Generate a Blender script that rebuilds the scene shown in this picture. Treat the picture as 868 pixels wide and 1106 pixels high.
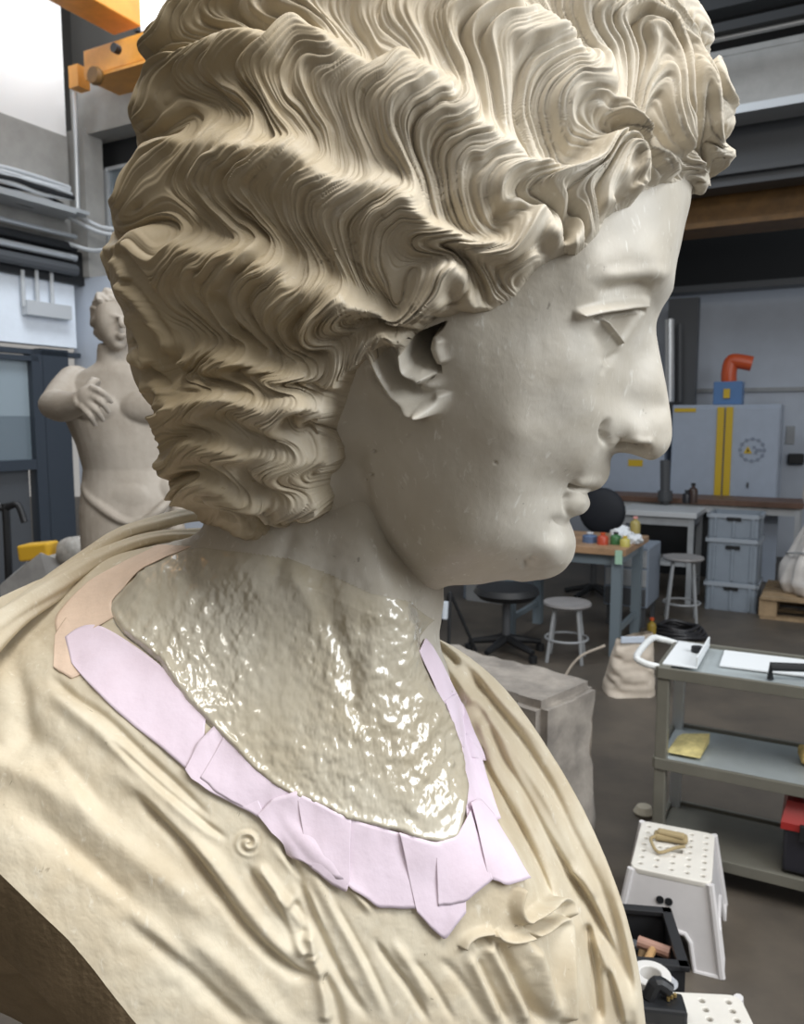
import bpy, bmesh, math, random
import numpy as np
from mathutils import Vector, Matrix
from mathutils.bvhtree import BVHTree

S = bpy.context.scene
COL = S.collection
for o in list(bpy.data.objects): bpy.data.objects.remove(o)
R = math.radians

# ------------------------------------------------------------------ camera, sky, light, exposure
FPX, W0, H0 = 860.0, 868.0, 1106.0
PITCH = R(6.5)
CAMZ = 1.7
cam = bpy.data.cameras.new('camera'); camo = bpy.data.objects.new('camera', cam); COL.objects.link(camo)
camo.location = (0, 0, CAMZ); camo.rotation_euler = (R(90) - PITCH, 0, 0)
cam.sensor_fit = 'VERTICAL'; cam.sensor_height = 36; cam.lens = 36 * FPX / H0
cam.clip_start = .05; cam.clip_end = 200
cam.dof.use_dof = True; cam.dof.focus_distance = .92; cam.dof.aperture_fstop = 9.0
S.camera = camo
S.view_settings.view_transform = 'Standard'; S.view_settings.look = 'None'
S.view_settings.gamma = 1; S.view_settings.use_curve_mapping = False
S.view_settings.exposure = 0.15
world = bpy.data.worlds.new('hall daylight'); S.world = world; world.use_nodes = True
bg = world.node_tree.nodes['Background']; bg.inputs[0].default_value = (1.0, .97, .93, 1); bg.inputs[1].default_value = .33

def area(name, loc, target, size, power, color):
    l = bpy.data.lights.new(name, 'AREA'); l.shape = 'RECTANGLE'; l.size, l.size_y = size; l.energy = power; l.color = color
    o = bpy.data.objects.new(name, l); COL.objects.link(o); o.location = loc
    o.rotation_euler = (Vector(target) - Vector(loc)).to_track_quat('-Z', 'Y').to_euler(); return o
# daylight through the hall's tall side glazing and its roof lights, plus one lamp added for the left wall
area('daylight_side_glazing', (3.6, -.4, 3.6), (0, 1, 1.6), (3.0, 2.6), 185, (.92, .96, 1.0))
area('daylight_roof_light', (.4, .0, 5.0), (-.1, 1.0, 1.4), (2.6, 1.6), 125, (1.0, .97, .92))
area('daylight_hall_roof_light', (2.5, 6.0, 5.6), (2.5, 6.0, 0), (6, 5), 70, (.80, .90, 1.0))
area('left_wall_fill_light', (-1.6, 4.6, 6.6), (-2.6, 6.0, 3.2), (3, 2), 210, (.88, .94, 1.0))  # added only to brighten the upper left wall panel

# ------------------------------------------------------------------ camera geometry helpers (tracings -> places in the room)
FW = np.array([0, math.cos(PITCH), -math.sin(PITCH)]); UP = np.array([0, math.sin(PITCH), math.cos(PITCH)]); RT = np.array([1., 0, 0])
C0 = np.array([0, 0, CAMZ])
def ray(u, v):
    u = np.asarray(u, float); v = np.asarray(v, float)
    return FW + ((u - W0/2)/FPX)[..., None]*RT - ((v - H0/2)/FPX)[..., None]*UP
def at(u, v, Y):
    d = ray(u, v); return C0 + d*(np.asarray(Y, float)/d[..., 1])[..., None]
def floor_at(u, v, z=0.):
    d = ray(u, v); return C0 + d*((z - CAMZ)/d[..., 2])[..., None]
def project(P):
    q = P - C0; zc = q @ FW
    return W0/2 + FPX*(q @ RT)/zc, H0/2 - FPX*(q @ UP)/zc

# ------------------------------------------------------------------ numeric helpers
def hash2(i, j, seed):
    n = (i.astype(np.int64)*374761393 + j.astype(np.int64)*668265263 + seed*2147483647) & 0x7fffffff
    n = ((n ^ (n >> 13))*1274126177) & 0x7fffffff
    return ((n ^ (n >> 16)) & 0xffff)/65535.0
def noise2(x, y, seed=0):
    i = np.floor(x); j = np.floor(y); fx = x-i; fy = y-j
    fx = fx*fx*(3-2*fx); fy = fy*fy*(3-2*fy)
    a = hash2(i, j, seed); b = hash2(i+1, j, seed); c = hash2(i, j+1, seed); d = hash2(i+1, j+1, seed)
    return (a*(1-fx)+b*fx)*(1-fy) + (c*(1-fx)+d*fx)*fy - .5
def sstep(a, b, x):
    t = np.clip((x-a)/(b-a), 0, 1); return t*t*(3-2*t)
def resample(pts, n, closed=False):
    p = np.array(pts, float)
    if closed: p = np.vstack([p, p[:1]])
    d = np.r_[0, np.cumsum(np.linalg.norm(np.diff(p, axis=0), axis=1))]
    t = np.linspace(0, d[-1], n, endpoint=not closed)
    return np.stack([np.interp(t, d, p[:, k]) for k in range(p.shape[1])], 1)
def smooth_line(pts, n, closed=False):          # Catmull-Rom through pts
    p = np.array(pts, float); m = len(p)
    if closed: q = np.vstack([p[-1], p, p[0], p[1]]); segs = m
    else: q = np.vstack([2*p[0]-p[1], p, 2*p[-1]-p[-2]]); segs = m-1
    out = []
    for i in range(segs):
        a, b, c, d = q[i:i+4]; t = np.linspace(0, 1, n, endpoint=False)[:, None]
        out.append(.5*((2*b)+(-a+c)*t+(2*a-5*b+4*c-d)*t*t+(-a+3*b-3*c+d)*t**3))
    if not closed: out.append(p[-1:])
    return np.vstack(out)
def seg_dist(U, V, line):                        # distance, signed side, parameter 0..1 along
    L = np.array(line, float); best = np.full(U.shape, 1e9); side = np.zeros(U.shape); par = np.zeros(U.shape)
    n = len(L)-1
    for i in range(n):
        ax, ay = L[i]; dx, dy = L[i+1]-L[i]; ll = dx*dx+dy*dy+1e-9
        t = np.clip(((U-ax)*dx+(V-ay)*dy)/ll, 0, 1)
        ex = U-ax-t*dx; ey = V-ay-t*dy; d = np.hypot(ex, ey)
        m = d < best
        best = np.where(m, d, best); side = np.where(m, np.sign(dx*ey-dy*ex), side); par = np.where(m, (i+t)/n, par)
    return best, side, par
def crease(U, V, line, width, height, taper=.25, skew=1.0):
    # a ridge (height > 0) or groove (< 0) along a line; skew > 1 is steeper on the left side of travel
    L = smooth_line(line, 6) if len(line) > 2 else np.array(line, float)
    h = np.zeros(U.shape); m = (U > L[:, 0].min()-3*width)&(U < L[:, 0].max()+3*width)&(V > L[:, 1].min()-3*width)&(V < L[:, 1].max()+3*width)
    if not m.any(): return h
    d, s, t = seg_dist(U[m], V[m], L)
    ww = np.where(s > 0, width, width/skew)
    e = np.clip(np.minimum(t, 1-t)/max(taper, 1e-3), 0, 1); e = e*e*(3-2*e)
    if taper == 0: e = 1
    h[m] = height*np.exp(-(d/ww)**2)*e
    return h
def blob(U, V, u, v, ru, rv, height, ang=0.):
    c, s = math.cos(ang), math.sin(ang); x = ((U-u)*c+(V-v)*s)/ru; y = (-(U-u)*s+(V-v)*c)/rv
    return height*np.exp(-(x*x+y*y))
def inside(U, V, poly):
    P = np.array(poly, float); r = np.zeros(U.shape, bool); j = len(P)-1
    for i in range(len(P)):
        xi, yi = P[i]; xj, yj = P[j]
        if yi != yj: r ^= ((yi > V) != (yj > V)) & (U < (xj-xi)*(V-yi)/(yj-yi)+xi)
        j = i
    return r
class RBF:
    def __init__(s, X, f, c=12., smooth=1e-6):
        s.X = np.array(X, float); s.c = c; n = len(s.X)
        A = np.sqrt(((s.X[:, None]-s.X[None])**2).sum(-1)+c*c); A[np.arange(n), np.arange(n)] += smooth
        Pm = np.c_[np.ones(n), s.X]; M = np.zeros((n+3, n+3)); M[:n, :n] = A; M[:n, n:] = Pm; M[n:, :n] = Pm.T
        s.w = np.linalg.solve(M, np.r_[np.array(f, float), 0, 0, 0])
    def __call__(s, X):
        X = np.asarray(X, float); out = np.empty(len(X))
        for i in range(0, len(X), 20000):
            x = X[i:i+20000]; A = np.sqrt(((x[:, None]-s.X[None])**2).sum(-1)+s.c*s.c)
            out[i:i+20000] = A @ s.w[:-3] + np.c_[np.ones(len(x)), x] @ s.w[-3:]
        return out

# ------------------------------------------------------------------ mesh / object helpers
def tag(o, label=None, cat=None, group=None, kind=None):
    if label: o['label'] = label
    if cat: o['category'] = cat
    if group: o['group'] = group
    if kind: o['kind'] = kind
    return o
def link(o, parent=None):
    COL.objects.link(o)
    if parent is not None: o.parent = parent; o.matrix_parent_inverse = parent.matrix_basis.inverted()
    return o
def empty(name, loc, label=None, cat=None, group=None, kind=None, rz=0.):
    o = bpy.data.objects.new(name, None); o.location = loc; o.rotation_euler = (0, 0, rz); o.empty_display_size = .05
    COL.objects.link(o); return tag(o, label, cat, group, kind)
def np_mesh(name, verts, faces, mat, parent=None, smooth=True):
    # verts (n,3), faces (m,4) or list of them with tri allowed
    me = bpy.data.meshes.new(name); verts = np.asarray(verts, np.float32); faces = np.asarray(faces, np.int32); k = faces.shape[1]
    me.vertices.add(len(verts)); me.vertices.foreach_set('co', verts.ravel())
    me.loops.add(faces.size); me.loops.foreach_set('vertex_index', faces.ravel())
    me.polygons.add(len(faces)); me.polygons.foreach_set('loop_start', np.arange(0, faces.size, k, dtype=np.int32))
    me.polygons.foreach_set('loop_total', np.full(len(faces), k, np.int32))
    me.update(calc_edges=True); me.validate()
    if smooth: me.polygons.foreach_set('use_smooth', np.ones(len(me.polygons), bool))
    if mat: me.materials.append(mat)
    o = bpy.data.objects.new(name, me); return link(o, parent)
def submesh(verts, faces, keep):
    f = faces[keep]; used, inv = np.unique(f, return_inverse=True); return verts[used], inv.reshape(f.shape), used
class MB:
    """collects shapes into one bmesh and links them as one mesh object"""
    def __init__(s): s.bm = bmesh.new()
    def _tf(s, vs, M): bmesh.ops.transform(s.bm, matrix=M, verts=vs)
    def box(s, c, d, rz=0., bevel=0., rx=0., ry=0.):
        t = bmesh.new(); bmesh.ops.create_cube(t, size=1)
        bmesh.ops.scale(t, vec=d, verts=t.verts)
        if bevel: bmesh.ops.bevel(t, geom=t.edges[:], offset=bevel, segments=2, profile=.5, affect='EDGES')
        M = Matrix.Translation(c) @ Matrix.Rotation(rz, 4, 'Z') @ Matrix.Rotation(ry, 4, 'Y') @ Matrix.Rotation(rx, 4, 'X')
        return s._merge(t, M)
    def _merge(s, t, M=None):
        if M is not None: bmesh.ops.transform(t, matrix=M, verts=t.verts)
        me = bpy.data.meshes.new('tmp'); t.to_mesh(me); t.free(); s.bm.from_mesh(me); bpy.data.meshes.remove(me); return s
    def tube(s, pts, r, n=10, closed=False, sub=0, cap=True):
        P = np.array(pts, float); rr = np.array(r if np.ndim(r) else [r]*len(P), float)
        if sub:
            Q = smooth_line(np.c_[P, rr], sub, closed); P, rr = Q[:, :3], Q[:, 3]
        m = len(P); vs = []
        T = np.gradient(P, axis=0) if not closed else np.roll(P, -1, 0)-np.roll(P, 1, 0)
        T /= np.linalg.norm(T, axis=1)[:, None]+1e-12
        ref = np.array([0, 0, 1.]) if abs(T[0][2]) < .9 else np.array([1., 0, 0])
        a = np.cross(T[0], ref); a /= np.linalg.norm(a)
        for i in range(m):
            a = a-T[i]*(a@T[i]); a /= np.linalg.norm(a)+1e-12; b = np.cross(T[i], a)
            vs.append([s.bm.verts.new(P[i]+rr[i]*(math.cos(q)*a+math.sin(q)*b)) for q in np.linspace(0, 2*math.pi, n, endpoint=False)])
        for i in range(m if closed else m-1):
            A, B = vs[i], vs[(i+1) % m]
            for k in range(n): s.bm.faces.new((A[k], A[(k+1) % n], B[(k+1) % n], B[k]))
        if cap and not closed: s.bm.faces.new(vs[0][::-1]); s.bm.faces.new(vs[-1])
        return s
    def lathe(s, prof, c=(0, 0, 0), n=24, M=None):
        t = bmesh.new(); rings = []
        for r, z in prof: rings.append([t.verts.new((r*math.cos(q), r*math.sin(q), z)) for q in np.linspace(0, 2*math.pi, n, endpoint=False)] if r > 1e-6 else [t.verts.new((0, 0, z))])
        for A, B in zip(rings[:-1], rings[1:]):
            for k in range(n):
                if len(A) == 1 and len(B) == 1: continue
                if len(A) == 1: t.faces.new((A[0], B[(k+1) % n], B[k]))
                elif len(B) == 1: t.faces.new((A[k], A[(k+1) % n], B[0]))
                else: t.faces.new((A[k], A[(k+1) % n], B[(k+1) % n], B[k]))
        return s._merge(t, (Matrix.Translation(c) @ M) if M is not None else Matrix.Translation(c))
    def prism(s, poly, h, M):        # polygon in local xy, extruded 0..h along local z
        t = bmesh.new(); a = [t.verts.new((x, y, 0)) for x, y in poly]; b = [t.verts.new((x, y, h)) for x, y in poly]; n = len(a)
        t.faces.new(a[::-1]); t.faces.new(b)
        for k in range(n): t.faces.new((a[k], a[(k+1) % n], b[(k+1) % n], b[k]))
        return s._merge(t, M)
    def hull(s, pts):
        t = bmesh.new(); vs = [t.verts.new(p) for p in pts]; bmesh.ops.convex_hull(t, input=vs); return s._merge(t)
    def build(s, name, mat, parent=None, smooth=False, angle=40):
        bmesh.ops.recalc_face_normals(s.bm, faces=s.bm.faces)
        me = bpy.data.meshes.new(name); s.bm.to_mesh(me); s.bm.free()
        if mat: me.materials.append(mat)
        if smooth:
            for p in me.polygons: p.use_smooth = True
            try: me.set_sharp_from_angle(angle=R(angle))
            except Exception: pass
        o = bpy.data.objects.new(name, me); return link(o, parent)

# ------------------------------------------------------------------ materials
def mat(name, col, rough=.6, metal=0., var=.0, scale=8., bump=0., bscale=60., coat=0., col2=None, detail=4., spec=.5, alpha=1., trans=0.):
    m = bpy.data.materials.new(name); m.use_nodes = True; nt = m.node_tree; b = nt.nodes['Principled BSDF']
    b.inputs['Base Color'].default_value = (*col, 1); b.inputs['Roughness'].default_value = rough; b.inputs['Metallic'].default_value = metal
    b.inputs['Coat Weight'].default_value = coat; b.inputs['Coat Roughness'].default_value = .08; b.inputs['Specular IOR Level'].default_value = spec
    b.inputs['Alpha'].default_value = alpha; b.inputs['Transmission Weight'].default_value = trans
    tc = nt.nodes.new('ShaderNodeTexCoord')
    if var or col2:
        n = nt.nodes.new('ShaderNodeTexNoise'); n.inputs['Scale'].default_value = scale; n.inputs['Detail'].default_value = detail
        n.inputs['Roughness'].default_value = .65
        nt.links.new(tc.outputs['Object'], n.inputs['Vector'])
        rmp = nt.nodes.new('ShaderNodeValToRGB'); c2 = col2 or tuple(max(0, c*(1-var)) for c in col); c1 = col if col2 else tuple(min(1, c*(1+var)) for c in col)
        rmp.color_ramp.elements[0].position = .36; rmp.color_ramp.elements[1].position = .64
        rmp.color_ramp.elements[0].color = (*c2, 1); rmp.color_ramp.elements[1].color = (*c1, 1)
        nt.links.new(n.outputs['Fac'], rmp.inputs['Fac']); nt.links.new(rmp.outputs['Color'], b.inputs['Base Color'])
    if bump:
        n2 = nt.nodes.new('ShaderNodeTexNoise'); n2.inputs['Scale'].default_value = bscale; n2.inputs['Detail'].default_value = 3
        nt.links.new(tc.outputs['Object'], n2.inputs['Vector'])
        bp = nt.nodes.new('ShaderNodeBump'); bp.inputs['Strength'].default_value = bump; bp.inputs['Distance'].default_value = .004
        nt.links.new(n2.outputs['Fac'], bp.inputs['Height']); nt.links.new(bp.outputs['Normal'], b.inputs['Normal'])
    return m
# ================================================================== THE HALL
RZ = R(-28.5)                                    # the hall lies turned to the camera
E1 = np.array([math.cos(RZ), math.sin(RZ), 0]); E2 = np.array([-math.sin(RZ), math.cos(RZ), 0])
def on_plane(u, v, A_, n_):
    d = ray(float(u), float(v)); t = ((A_-C0) @ n_)/(d @ n_); return C0+t*d
def orect(u0, u1, v0, v1, Y, ur=None):          # a rectangle parallel to the far wall: centre, width, height
    uc, vc = (u0+u1)/2 if ur is None else ur, (v0+v1)/2; A_ = at(uc, vc, Y); l = on_plane(u0, vc, A_, E2); r = on_plane(u1, vc, A_, E2)
    t = on_plane(uc, v0, A_, E2)[2]; b = on_plane(uc, v1, A_, E2)[2]; c = (l+r)/2; c[2] = (t+b)/2
    return c, float(np.linalg.norm((r-l)[:2])), t-b
def obox(mb, u0, u1, v0, v1, Y, dep, bevel=0., floor=False, ur=None):   # its front face fills that rectangle, the body lies behind
    c, w, h_ = orect(u0, u1, v0, v1, Y, ur)
    if floor: h_ = c[2]+h_/2; c[2] = h_/2
    mb.box(c+E2*dep/2, (w, dep, h_), RZ, bevel); return c, w, h_
def srect(u0, u1, v0, v1, A_):                  # the same on a plane parallel to the left wall
    vc = (v0+v1)/2; l = on_plane(u0, vc, A_, E1); r = on_plane(u1, vc, A_, E1); uc = (u0+u1)/2
    t = on_plane(uc, v0, A_, E1)[2]; b = on_plane(uc, v1, A_, E1)[2]; c = (l+r)/2; c[2] = (t+b)/2; return c, float(np.linalg.norm((r-l)[:2])), t-b
def struct(o): o['kind'] = 'structure'; return o

M_FLOOR = mat('worn concrete', (.12, .10, .078), .5, scale=1.6, col2=(.07, .06, .05), bump=.1, bscale=30, detail=9)
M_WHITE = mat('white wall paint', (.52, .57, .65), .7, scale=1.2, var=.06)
M_GREYC = mat('grey concrete', (.36, .35, .33), .8, scale=2.5, var=.12, bump=.15, bscale=40)
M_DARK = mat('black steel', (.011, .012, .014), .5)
M_DGREY = mat('dark grey steel', (.075, .08, .088), .45)
M_GREY = mat('grey painted steel', (.33, .345, .36), .45, var=.08)
M_LGREY = mat('light grey paint', (.52, .54, .56), .45)
M_ORANGE = mat('orange crane paint', (.62, .27, .04), .45, var=.15, scale=3)
M_BROWN = mat('rust brown paint', (.17, .085, .02), .55, var=.2)
M_GALV = mat('galvanised metal', (.58, .60, .62), .35, .6)

struct(MB().box((1, 6, -.06), (26, 24, .12)).build('floor', M_FLOOR))
struct(MB().box((1, 9, 7.55), (26, 18, .1)).build('ceiling', M_DARK))
# far wall, right: white painted below, dark above
AW = at(800, 400, 10.2)
def wall_box(mb, u0, u1, z0, z1, A_, dep=.2):
    l = on_plane(u0, 455, A_, E2); r = on_plane(u1, 455, A_, E2); c = (l+r)/2; c[2] = (z0+z1)/2
    mb.box(c+E2*dep/2, (float(np.linalg.norm((r-l)[:2])), dep, z1-z0), RZ); return c
m = MB(); wall_box(m, 300, 1150, 0, 3.42, AW); struct(m.build('wall_back', M_WHITE))
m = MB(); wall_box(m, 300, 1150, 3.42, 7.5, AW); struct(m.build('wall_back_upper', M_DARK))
m = MB(); obox(m, 720, 752, 322, 440, 10.0, .15, floor=True); struct(m.build('trim_1', M_DGREY))
m = MB(); obox(m, 862, 900, 300, 440, 10.0, .15, floor=True); struct(m.build('trim_2', M_DGREY))
m = MB()
c, w, h_ = orect(752, 900, 418, 424, 10.1); m.box(c-E2*.05, (w, .06, .05), RZ)
struct(m.build('trim_3', M_GREY))
# long girders overhead on the right
m = MB()
for (v0, v1, dep) in [(54, 112, .10), (47, 54, .34)]: obox(m, 470, 960, v0, v1, 7.5, dep, ur=815)
m2 = m.build('steel_girder', mat('warm grey girder paint', (.44, .43, .41), .5, var=.06)); m = MB(); obox(m, 470, 960, 110, 119, 7.35, .34, ur=815); m.build('lower_flange', M_GALV, m2); tag(m2, 'grey riveted steel girder high on the right, behind the curls of the brow', 'girder')
m = MB(); obox(m, 470, 980, 124, 197, 7.8, .3, ur=815); obox(m, 470, 980, 178, 184, 7.72, .08, ur=815); tag(m.build('steel_girder', M_DGREY), 'dark grey girder under the pale one, high on the right', 'girder')
m = MB(); obox(m, 480, 990, 197, 234, 8.2, .35, ur=815); obox(m, 480, 990, 234, 240, 8.1, .5, ur=815); tag(m.build('crane_rail', M_BROWN), 'brown crane rail girder level with the marble forehead', 'girder')
m = MB(); obox(m, 470, 980, 303, 310, 9.7, .3, ur=815); tag(m.build('ledge_beam', M_DGREY), 'thin dark beam above the white wall panel on the right', 'beam')
m = MB(); obox(m, 450, 980, 16, 26, 7.0, .2, ur=815); tag(m.build('roof_tube', M_DARK), 'dark roof tube crossing above the grey girder', 'beam')
m = MB(); obox(m, 450, 980, -14, 0, 7.3, .2, ur=815); tag(m.build('roof_tube', M_DARK), 'upper dark roof tube at the top right edge', 'beam')
m = MB(); c, w, h_ = orect(470, 970, 31, 37, 7.1, 815); m.tube([c-E1*w/2, c+E1*w/2], .022); 
cond = m.build('conduit', M_GALV); tag(cond, 'thin bright conduit running along the top of the grey girder', 'pipe')
# left: a bay nearer to us, its corner at the edge of the orange crane
CL = at(84, 300, 7.2)
def sbox(mb, u0, u1, v0, v1, dep=.12, A_=None, off=0.):
    c, w, h_ = srect(u0, u1, v0, v1, CL if A_ is None else A_); mb.box(c-E1*(dep/2)+E1*off, (dep, w, h_), RZ); return c, w, h_
m = MB(); c, w, h_ = srect(-130, 86, 290, 372, CL); 
d0 = on_plane(-130, 400, CL, E1); d1 = on_plane(84, 400, CL, E1)
zt = on_plane(40, 136, CL, E1)[2]; zd = on_plane(40, 372, CL, E1)[2]; zm = on_plane(40, 292, CL, E1)[2]
cc = (d0+d1)/2; wl = float(np.linalg.norm((d1-d0)[:2]))
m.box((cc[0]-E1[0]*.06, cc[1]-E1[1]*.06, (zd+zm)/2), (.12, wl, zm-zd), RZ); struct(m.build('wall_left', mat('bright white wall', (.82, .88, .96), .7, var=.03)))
m = MB(); m.box((cc[0]-E1[0]*.06, cc[1]-E1[1]*.06, (zm+zt)/2), (.12, wl, zt-zm), RZ); struct(m.build('wall_left_band', M_GREYC))
M_PANEL = mat('translucent wall panel', (.90, .89, .88), .5)
zz = 7.5
m = MB(); m.box((cc[0]-E1[0]*.06, cc[1]-E1[1]*.06, (zz+zt)/2), (.10, wl, zz-zt), RZ); struct(m.build('wall_left_upper', M_PANEL))
# the wall's unseen run towards us, added dark to cut light from the left
m = MB(); q_ = d0-E2*6.5; m.box((q_[0]-E1[0]*.06, q_[1]-E1[1]*.06, 3.75), (.12, 13, 7.5), RZ); struct(m.build('wall_left_near', mat('dark unseen wall', (.11, .085, .06), .8, var=.2, scale=2)))
m = MB(); sbox(m, -130, 86, 250, 290, .05, off=.05); struct(m.build('pipe_dark_backing', M_DARK))  # dark board added so the gaps between the pipes go black
# glazed door below
M_GLASS = mat('dim window glass', (.16, .20, .23), .12, spec=.8)
M_GLASSU = mat('grey sky glass', (.30, .36, .40), .15, spec=.8)
M_FRAME = mat('dark door frame', (.035, .045, .06), .4)
dr = struct(empty('door_1', (cc[0], cc[1], 0)))
m = MB()
for (u0, u1, v0, v1) in [(-130, 86, 372, 378), (40, 52, 378, 660), (-130, 40, 500, 512), (52, 80, 378, 700), (-130, 40, 378, 384)]:
    c, w, h_ = srect(u0, u1, v0, v1, CL); m.box(c-E1*.04, (.10, w, h_), RZ)
m.build('door_frame', M_FRAME, dr)
m = MB(); sbox(m, -130, 41, 384, 450, .03, off=-.05); m.build('upper_pane', M_GLASSU, dr)
m = MB(); sbox(m, -130, 41, 449, 502, .03, off=-.05); m.build('lower_pane', M_GLASS, dr)
m = MB(); sbox(m, -130, 41, 510, 740, .04, off=-.05); m.build('kick_panel', M_DGREY, dr)
# the return wall with its lintel, dark opening and pale pier
m = MB(); obox(m, 80, 420, 300, 470, 7.2, .15, floor=True, ur=95); struct(m.build('wall_return', M_WHITE))
m = MB(); obox(m, 74, 93, 138, 300, 7.18, .2, ur=88); struct(m.build('trim_4', M_GREYC))
m = MB(); obox(m, 76, 440, 86, 141, 7.1, .3, ur=110); lint = struct(m.build('trim_5', M_GREYC))
m = MB(); obox(m, 90, 440, 136, 304, 7.4, .1, ur=120); struct(m.build('opening_dark_sheet', M_DARK))  # black sheet standing in for the darkness inside the opening
wn = struct(empty('window_1', at(140, 220, 7.4)))
m = MB()
for r_ in [(113, 230, 180, 184), (113, 117, 182, 300), (170, 173, 184, 300)]: obox(m, *r_, 7.32, .06, ur=118)
m.build('window_frame', M_GALV, wn)
m = MB(); obox(m, 116, 260, 184, 300, 7.37, .02, ur=118); m.build('pane', M_GLASS, wn)
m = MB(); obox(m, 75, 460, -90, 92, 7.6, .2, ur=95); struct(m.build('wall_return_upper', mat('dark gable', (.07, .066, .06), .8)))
# the bright roof window beyond the crane
M_SKY = bpy.data.materials.new('bright sky glass'); M_SKY.use_nodes = True
bs = M_SKY.node_tree.nodes['Principled BSDF']; bs.inputs['Emission Color'].default_value = (1, .95, .95, 1); bs.inputs['Emission Strength'].default_value = 1.1; bs.inputs['Base Color'].default_value = (.9, .9, .9, 1)
w2 = struct(empty('window_2', at(180, 10, 7.5)))
m = MB(); obox(m, 146, 330, -60, 50, 7.50, .03, ur=95); m.build('pane', M_SKY, w2)
m = MB(); obox(m, 179, 186, -60, 50, 7.44, .04, ur=95); obox(m, 143, 147, -60, 50, 7.44, .04, ur=95); m.build('window_bar', M_DARK, w2)
# ================================================================== THE MARBLE BUST
def marble(name, base, stain, fleck, rough, back_tint=None):     # old marble: broad stains, mottling, fine pale scratches
    m = mat(name, base, rough); nt = m.node_tree; b = nt.nodes['Principled BSDF']; tc = nt.nodes['Texture Coordinate']
    def noise(scale, detail, lo, hi, stretch=None, rg=.6):
        n = nt.nodes.new('ShaderNodeTexNoise'); n.inputs['Scale'].default_value = scale; n.inputs['Detail'].default_value = detail; n.inputs['Roughness'].default_value = rg; n.inputs['Distortion'].default_value = .4
        v = tc.outputs['Object']
        if stretch: mp = nt.nodes.new('ShaderNodeMapping'); mp.inputs['Scale'].default_value = stretch; nt.links.new(v, mp.inputs['Vector']); v = mp.outputs['Vector']
        nt.links.new(v, n.inputs['Vector']); r = nt.nodes.new('ShaderNodeMapRange'); r.inputs[1].default_value = lo; r.inputs[2].default_value = hi; nt.links.new(n.outputs['Fac'], r.inputs[0]); return r.outputs[0], n.outputs['Fac']
    def mix(f, c1, c2, k=1.):
        x = nt.nodes.new('ShaderNodeMix'); x.data_type = 'RGBA'; q = nt.nodes.new('ShaderNodeMath'); q.operation = 'MULTIPLY'; q.inputs[1].default_value = k; nt.links.new(f, q.inputs[0]); nt.links.new(q.outputs[0], x.inputs['Factor'])
        for sck, c in ((x.inputs['A'], c1), (x.inputs['B'], c2)):
            if isinstance(c, tuple): sck.default_value = (*c, 1)
            else: nt.links.new(c, sck)
        return x.outputs['Result']
    f1, _ = noise(3.2, 6, .38, .62); f2, _ = noise(22, 8, .45, .68); f3, raw = noise(110, 5, .60, .72, (1, 1, .45)); f4, _ = noise(60, 3, .70, .74)
    c = mix(f1, base, stain); c = mix(f2, c, stain, .45); c = mix(f3, c, fleck, .75); c = mix(f4, c, tuple(x*.45 for x in stain), .6)
    if back_tint:                                   # browner towards the back of the head, with a ragged edge
        gx = nt.nodes.new('ShaderNodeSeparateXYZ'); nt.links.new(tc.outputs['Object'], gx.inputs[0])
        ad = nt.nodes.new('ShaderNodeMath'); ad.operation = 'MULTIPLY_ADD'; nt.links.new(f2, ad.inputs[0]); ad.inputs[1].default_value = .16; nt.links.new(gx.outputs['X'], ad.inputs[2])
        mr = nt.nodes.new('ShaderNodeMapRange'); mr.inputs[1].default_value = .16; mr.inputs[2].default_value = -.16; nt.links.new(ad.outputs[0], mr.inputs[0])
        c = mix(mr.outputs[0], c, back_tint, .72)
    nt.links.new(c, b.inputs['Base Color'])
    bp = nt.nodes.new('ShaderNodeBump'); bp.inputs['Strength'].default_value = .16; bp.inputs['Distance'].default_value = .003; nt.links.new(raw, bp.inputs['Height']); nt.links.new(bp.outputs['Normal'], b.inputs['Normal'])
    return m
M_SKIN = marble('face marble', (.58, .545, .475), (.46, .415, .335), (.70, .68, .62), .5)
M_HAIR = marble('hair marble', (.64, .60, .52), (.49, .425, .32), (.70, .67, .60), .6, (.37, .285, .155))
M_DRAPE = marble('drapery marble', (.64, .575, .445), (.51, .42, .285), (.70, .65, .54), .66)
M_CUT = mat('rough cut marble', (.30, .22, .13), .8, scale=9, col2=(.22, .16, .09), bump=.5, bscale=120)

bust = empty('marble_bust', (-.02, 1.05, 0.62), 'large marble bust with wavy hair, its face in profile, on a plinth in front', 'sculpture')

ALPHA = R(14)                                   # the head is turned a little towards the viewer
EX = np.array([math.cos(ALPHA), -math.sin(ALPHA), 0]); EN = np.array([-math.sin(ALPHA), -math.cos(ALPHA), 0]); EZ = np.array([0, 0, 1.])
HO = at(450, 330, 1.02)                         # a point on the head's middle plane
PX = 1.02/FPX                                   # the size of one traced pixel there, in metres
def to_plane(u, v, w):                          # tracing -> head coordinates (a forward, b up, w sideways), all in traced pixels
    d = ray(u, v); o = HO + np.asarray(w, float)[..., None]*PX*EN
    t = ((o-C0) @ EN)/(d @ EN); P = C0 + t[..., None]*d - HO
    return (P @ EX)/PX, (P @ EZ)/PX
def from_plane(a, b, w): return HO + PX*(a[..., None]*EX + b[..., None]*EZ + w[..., None]*EN)

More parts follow.
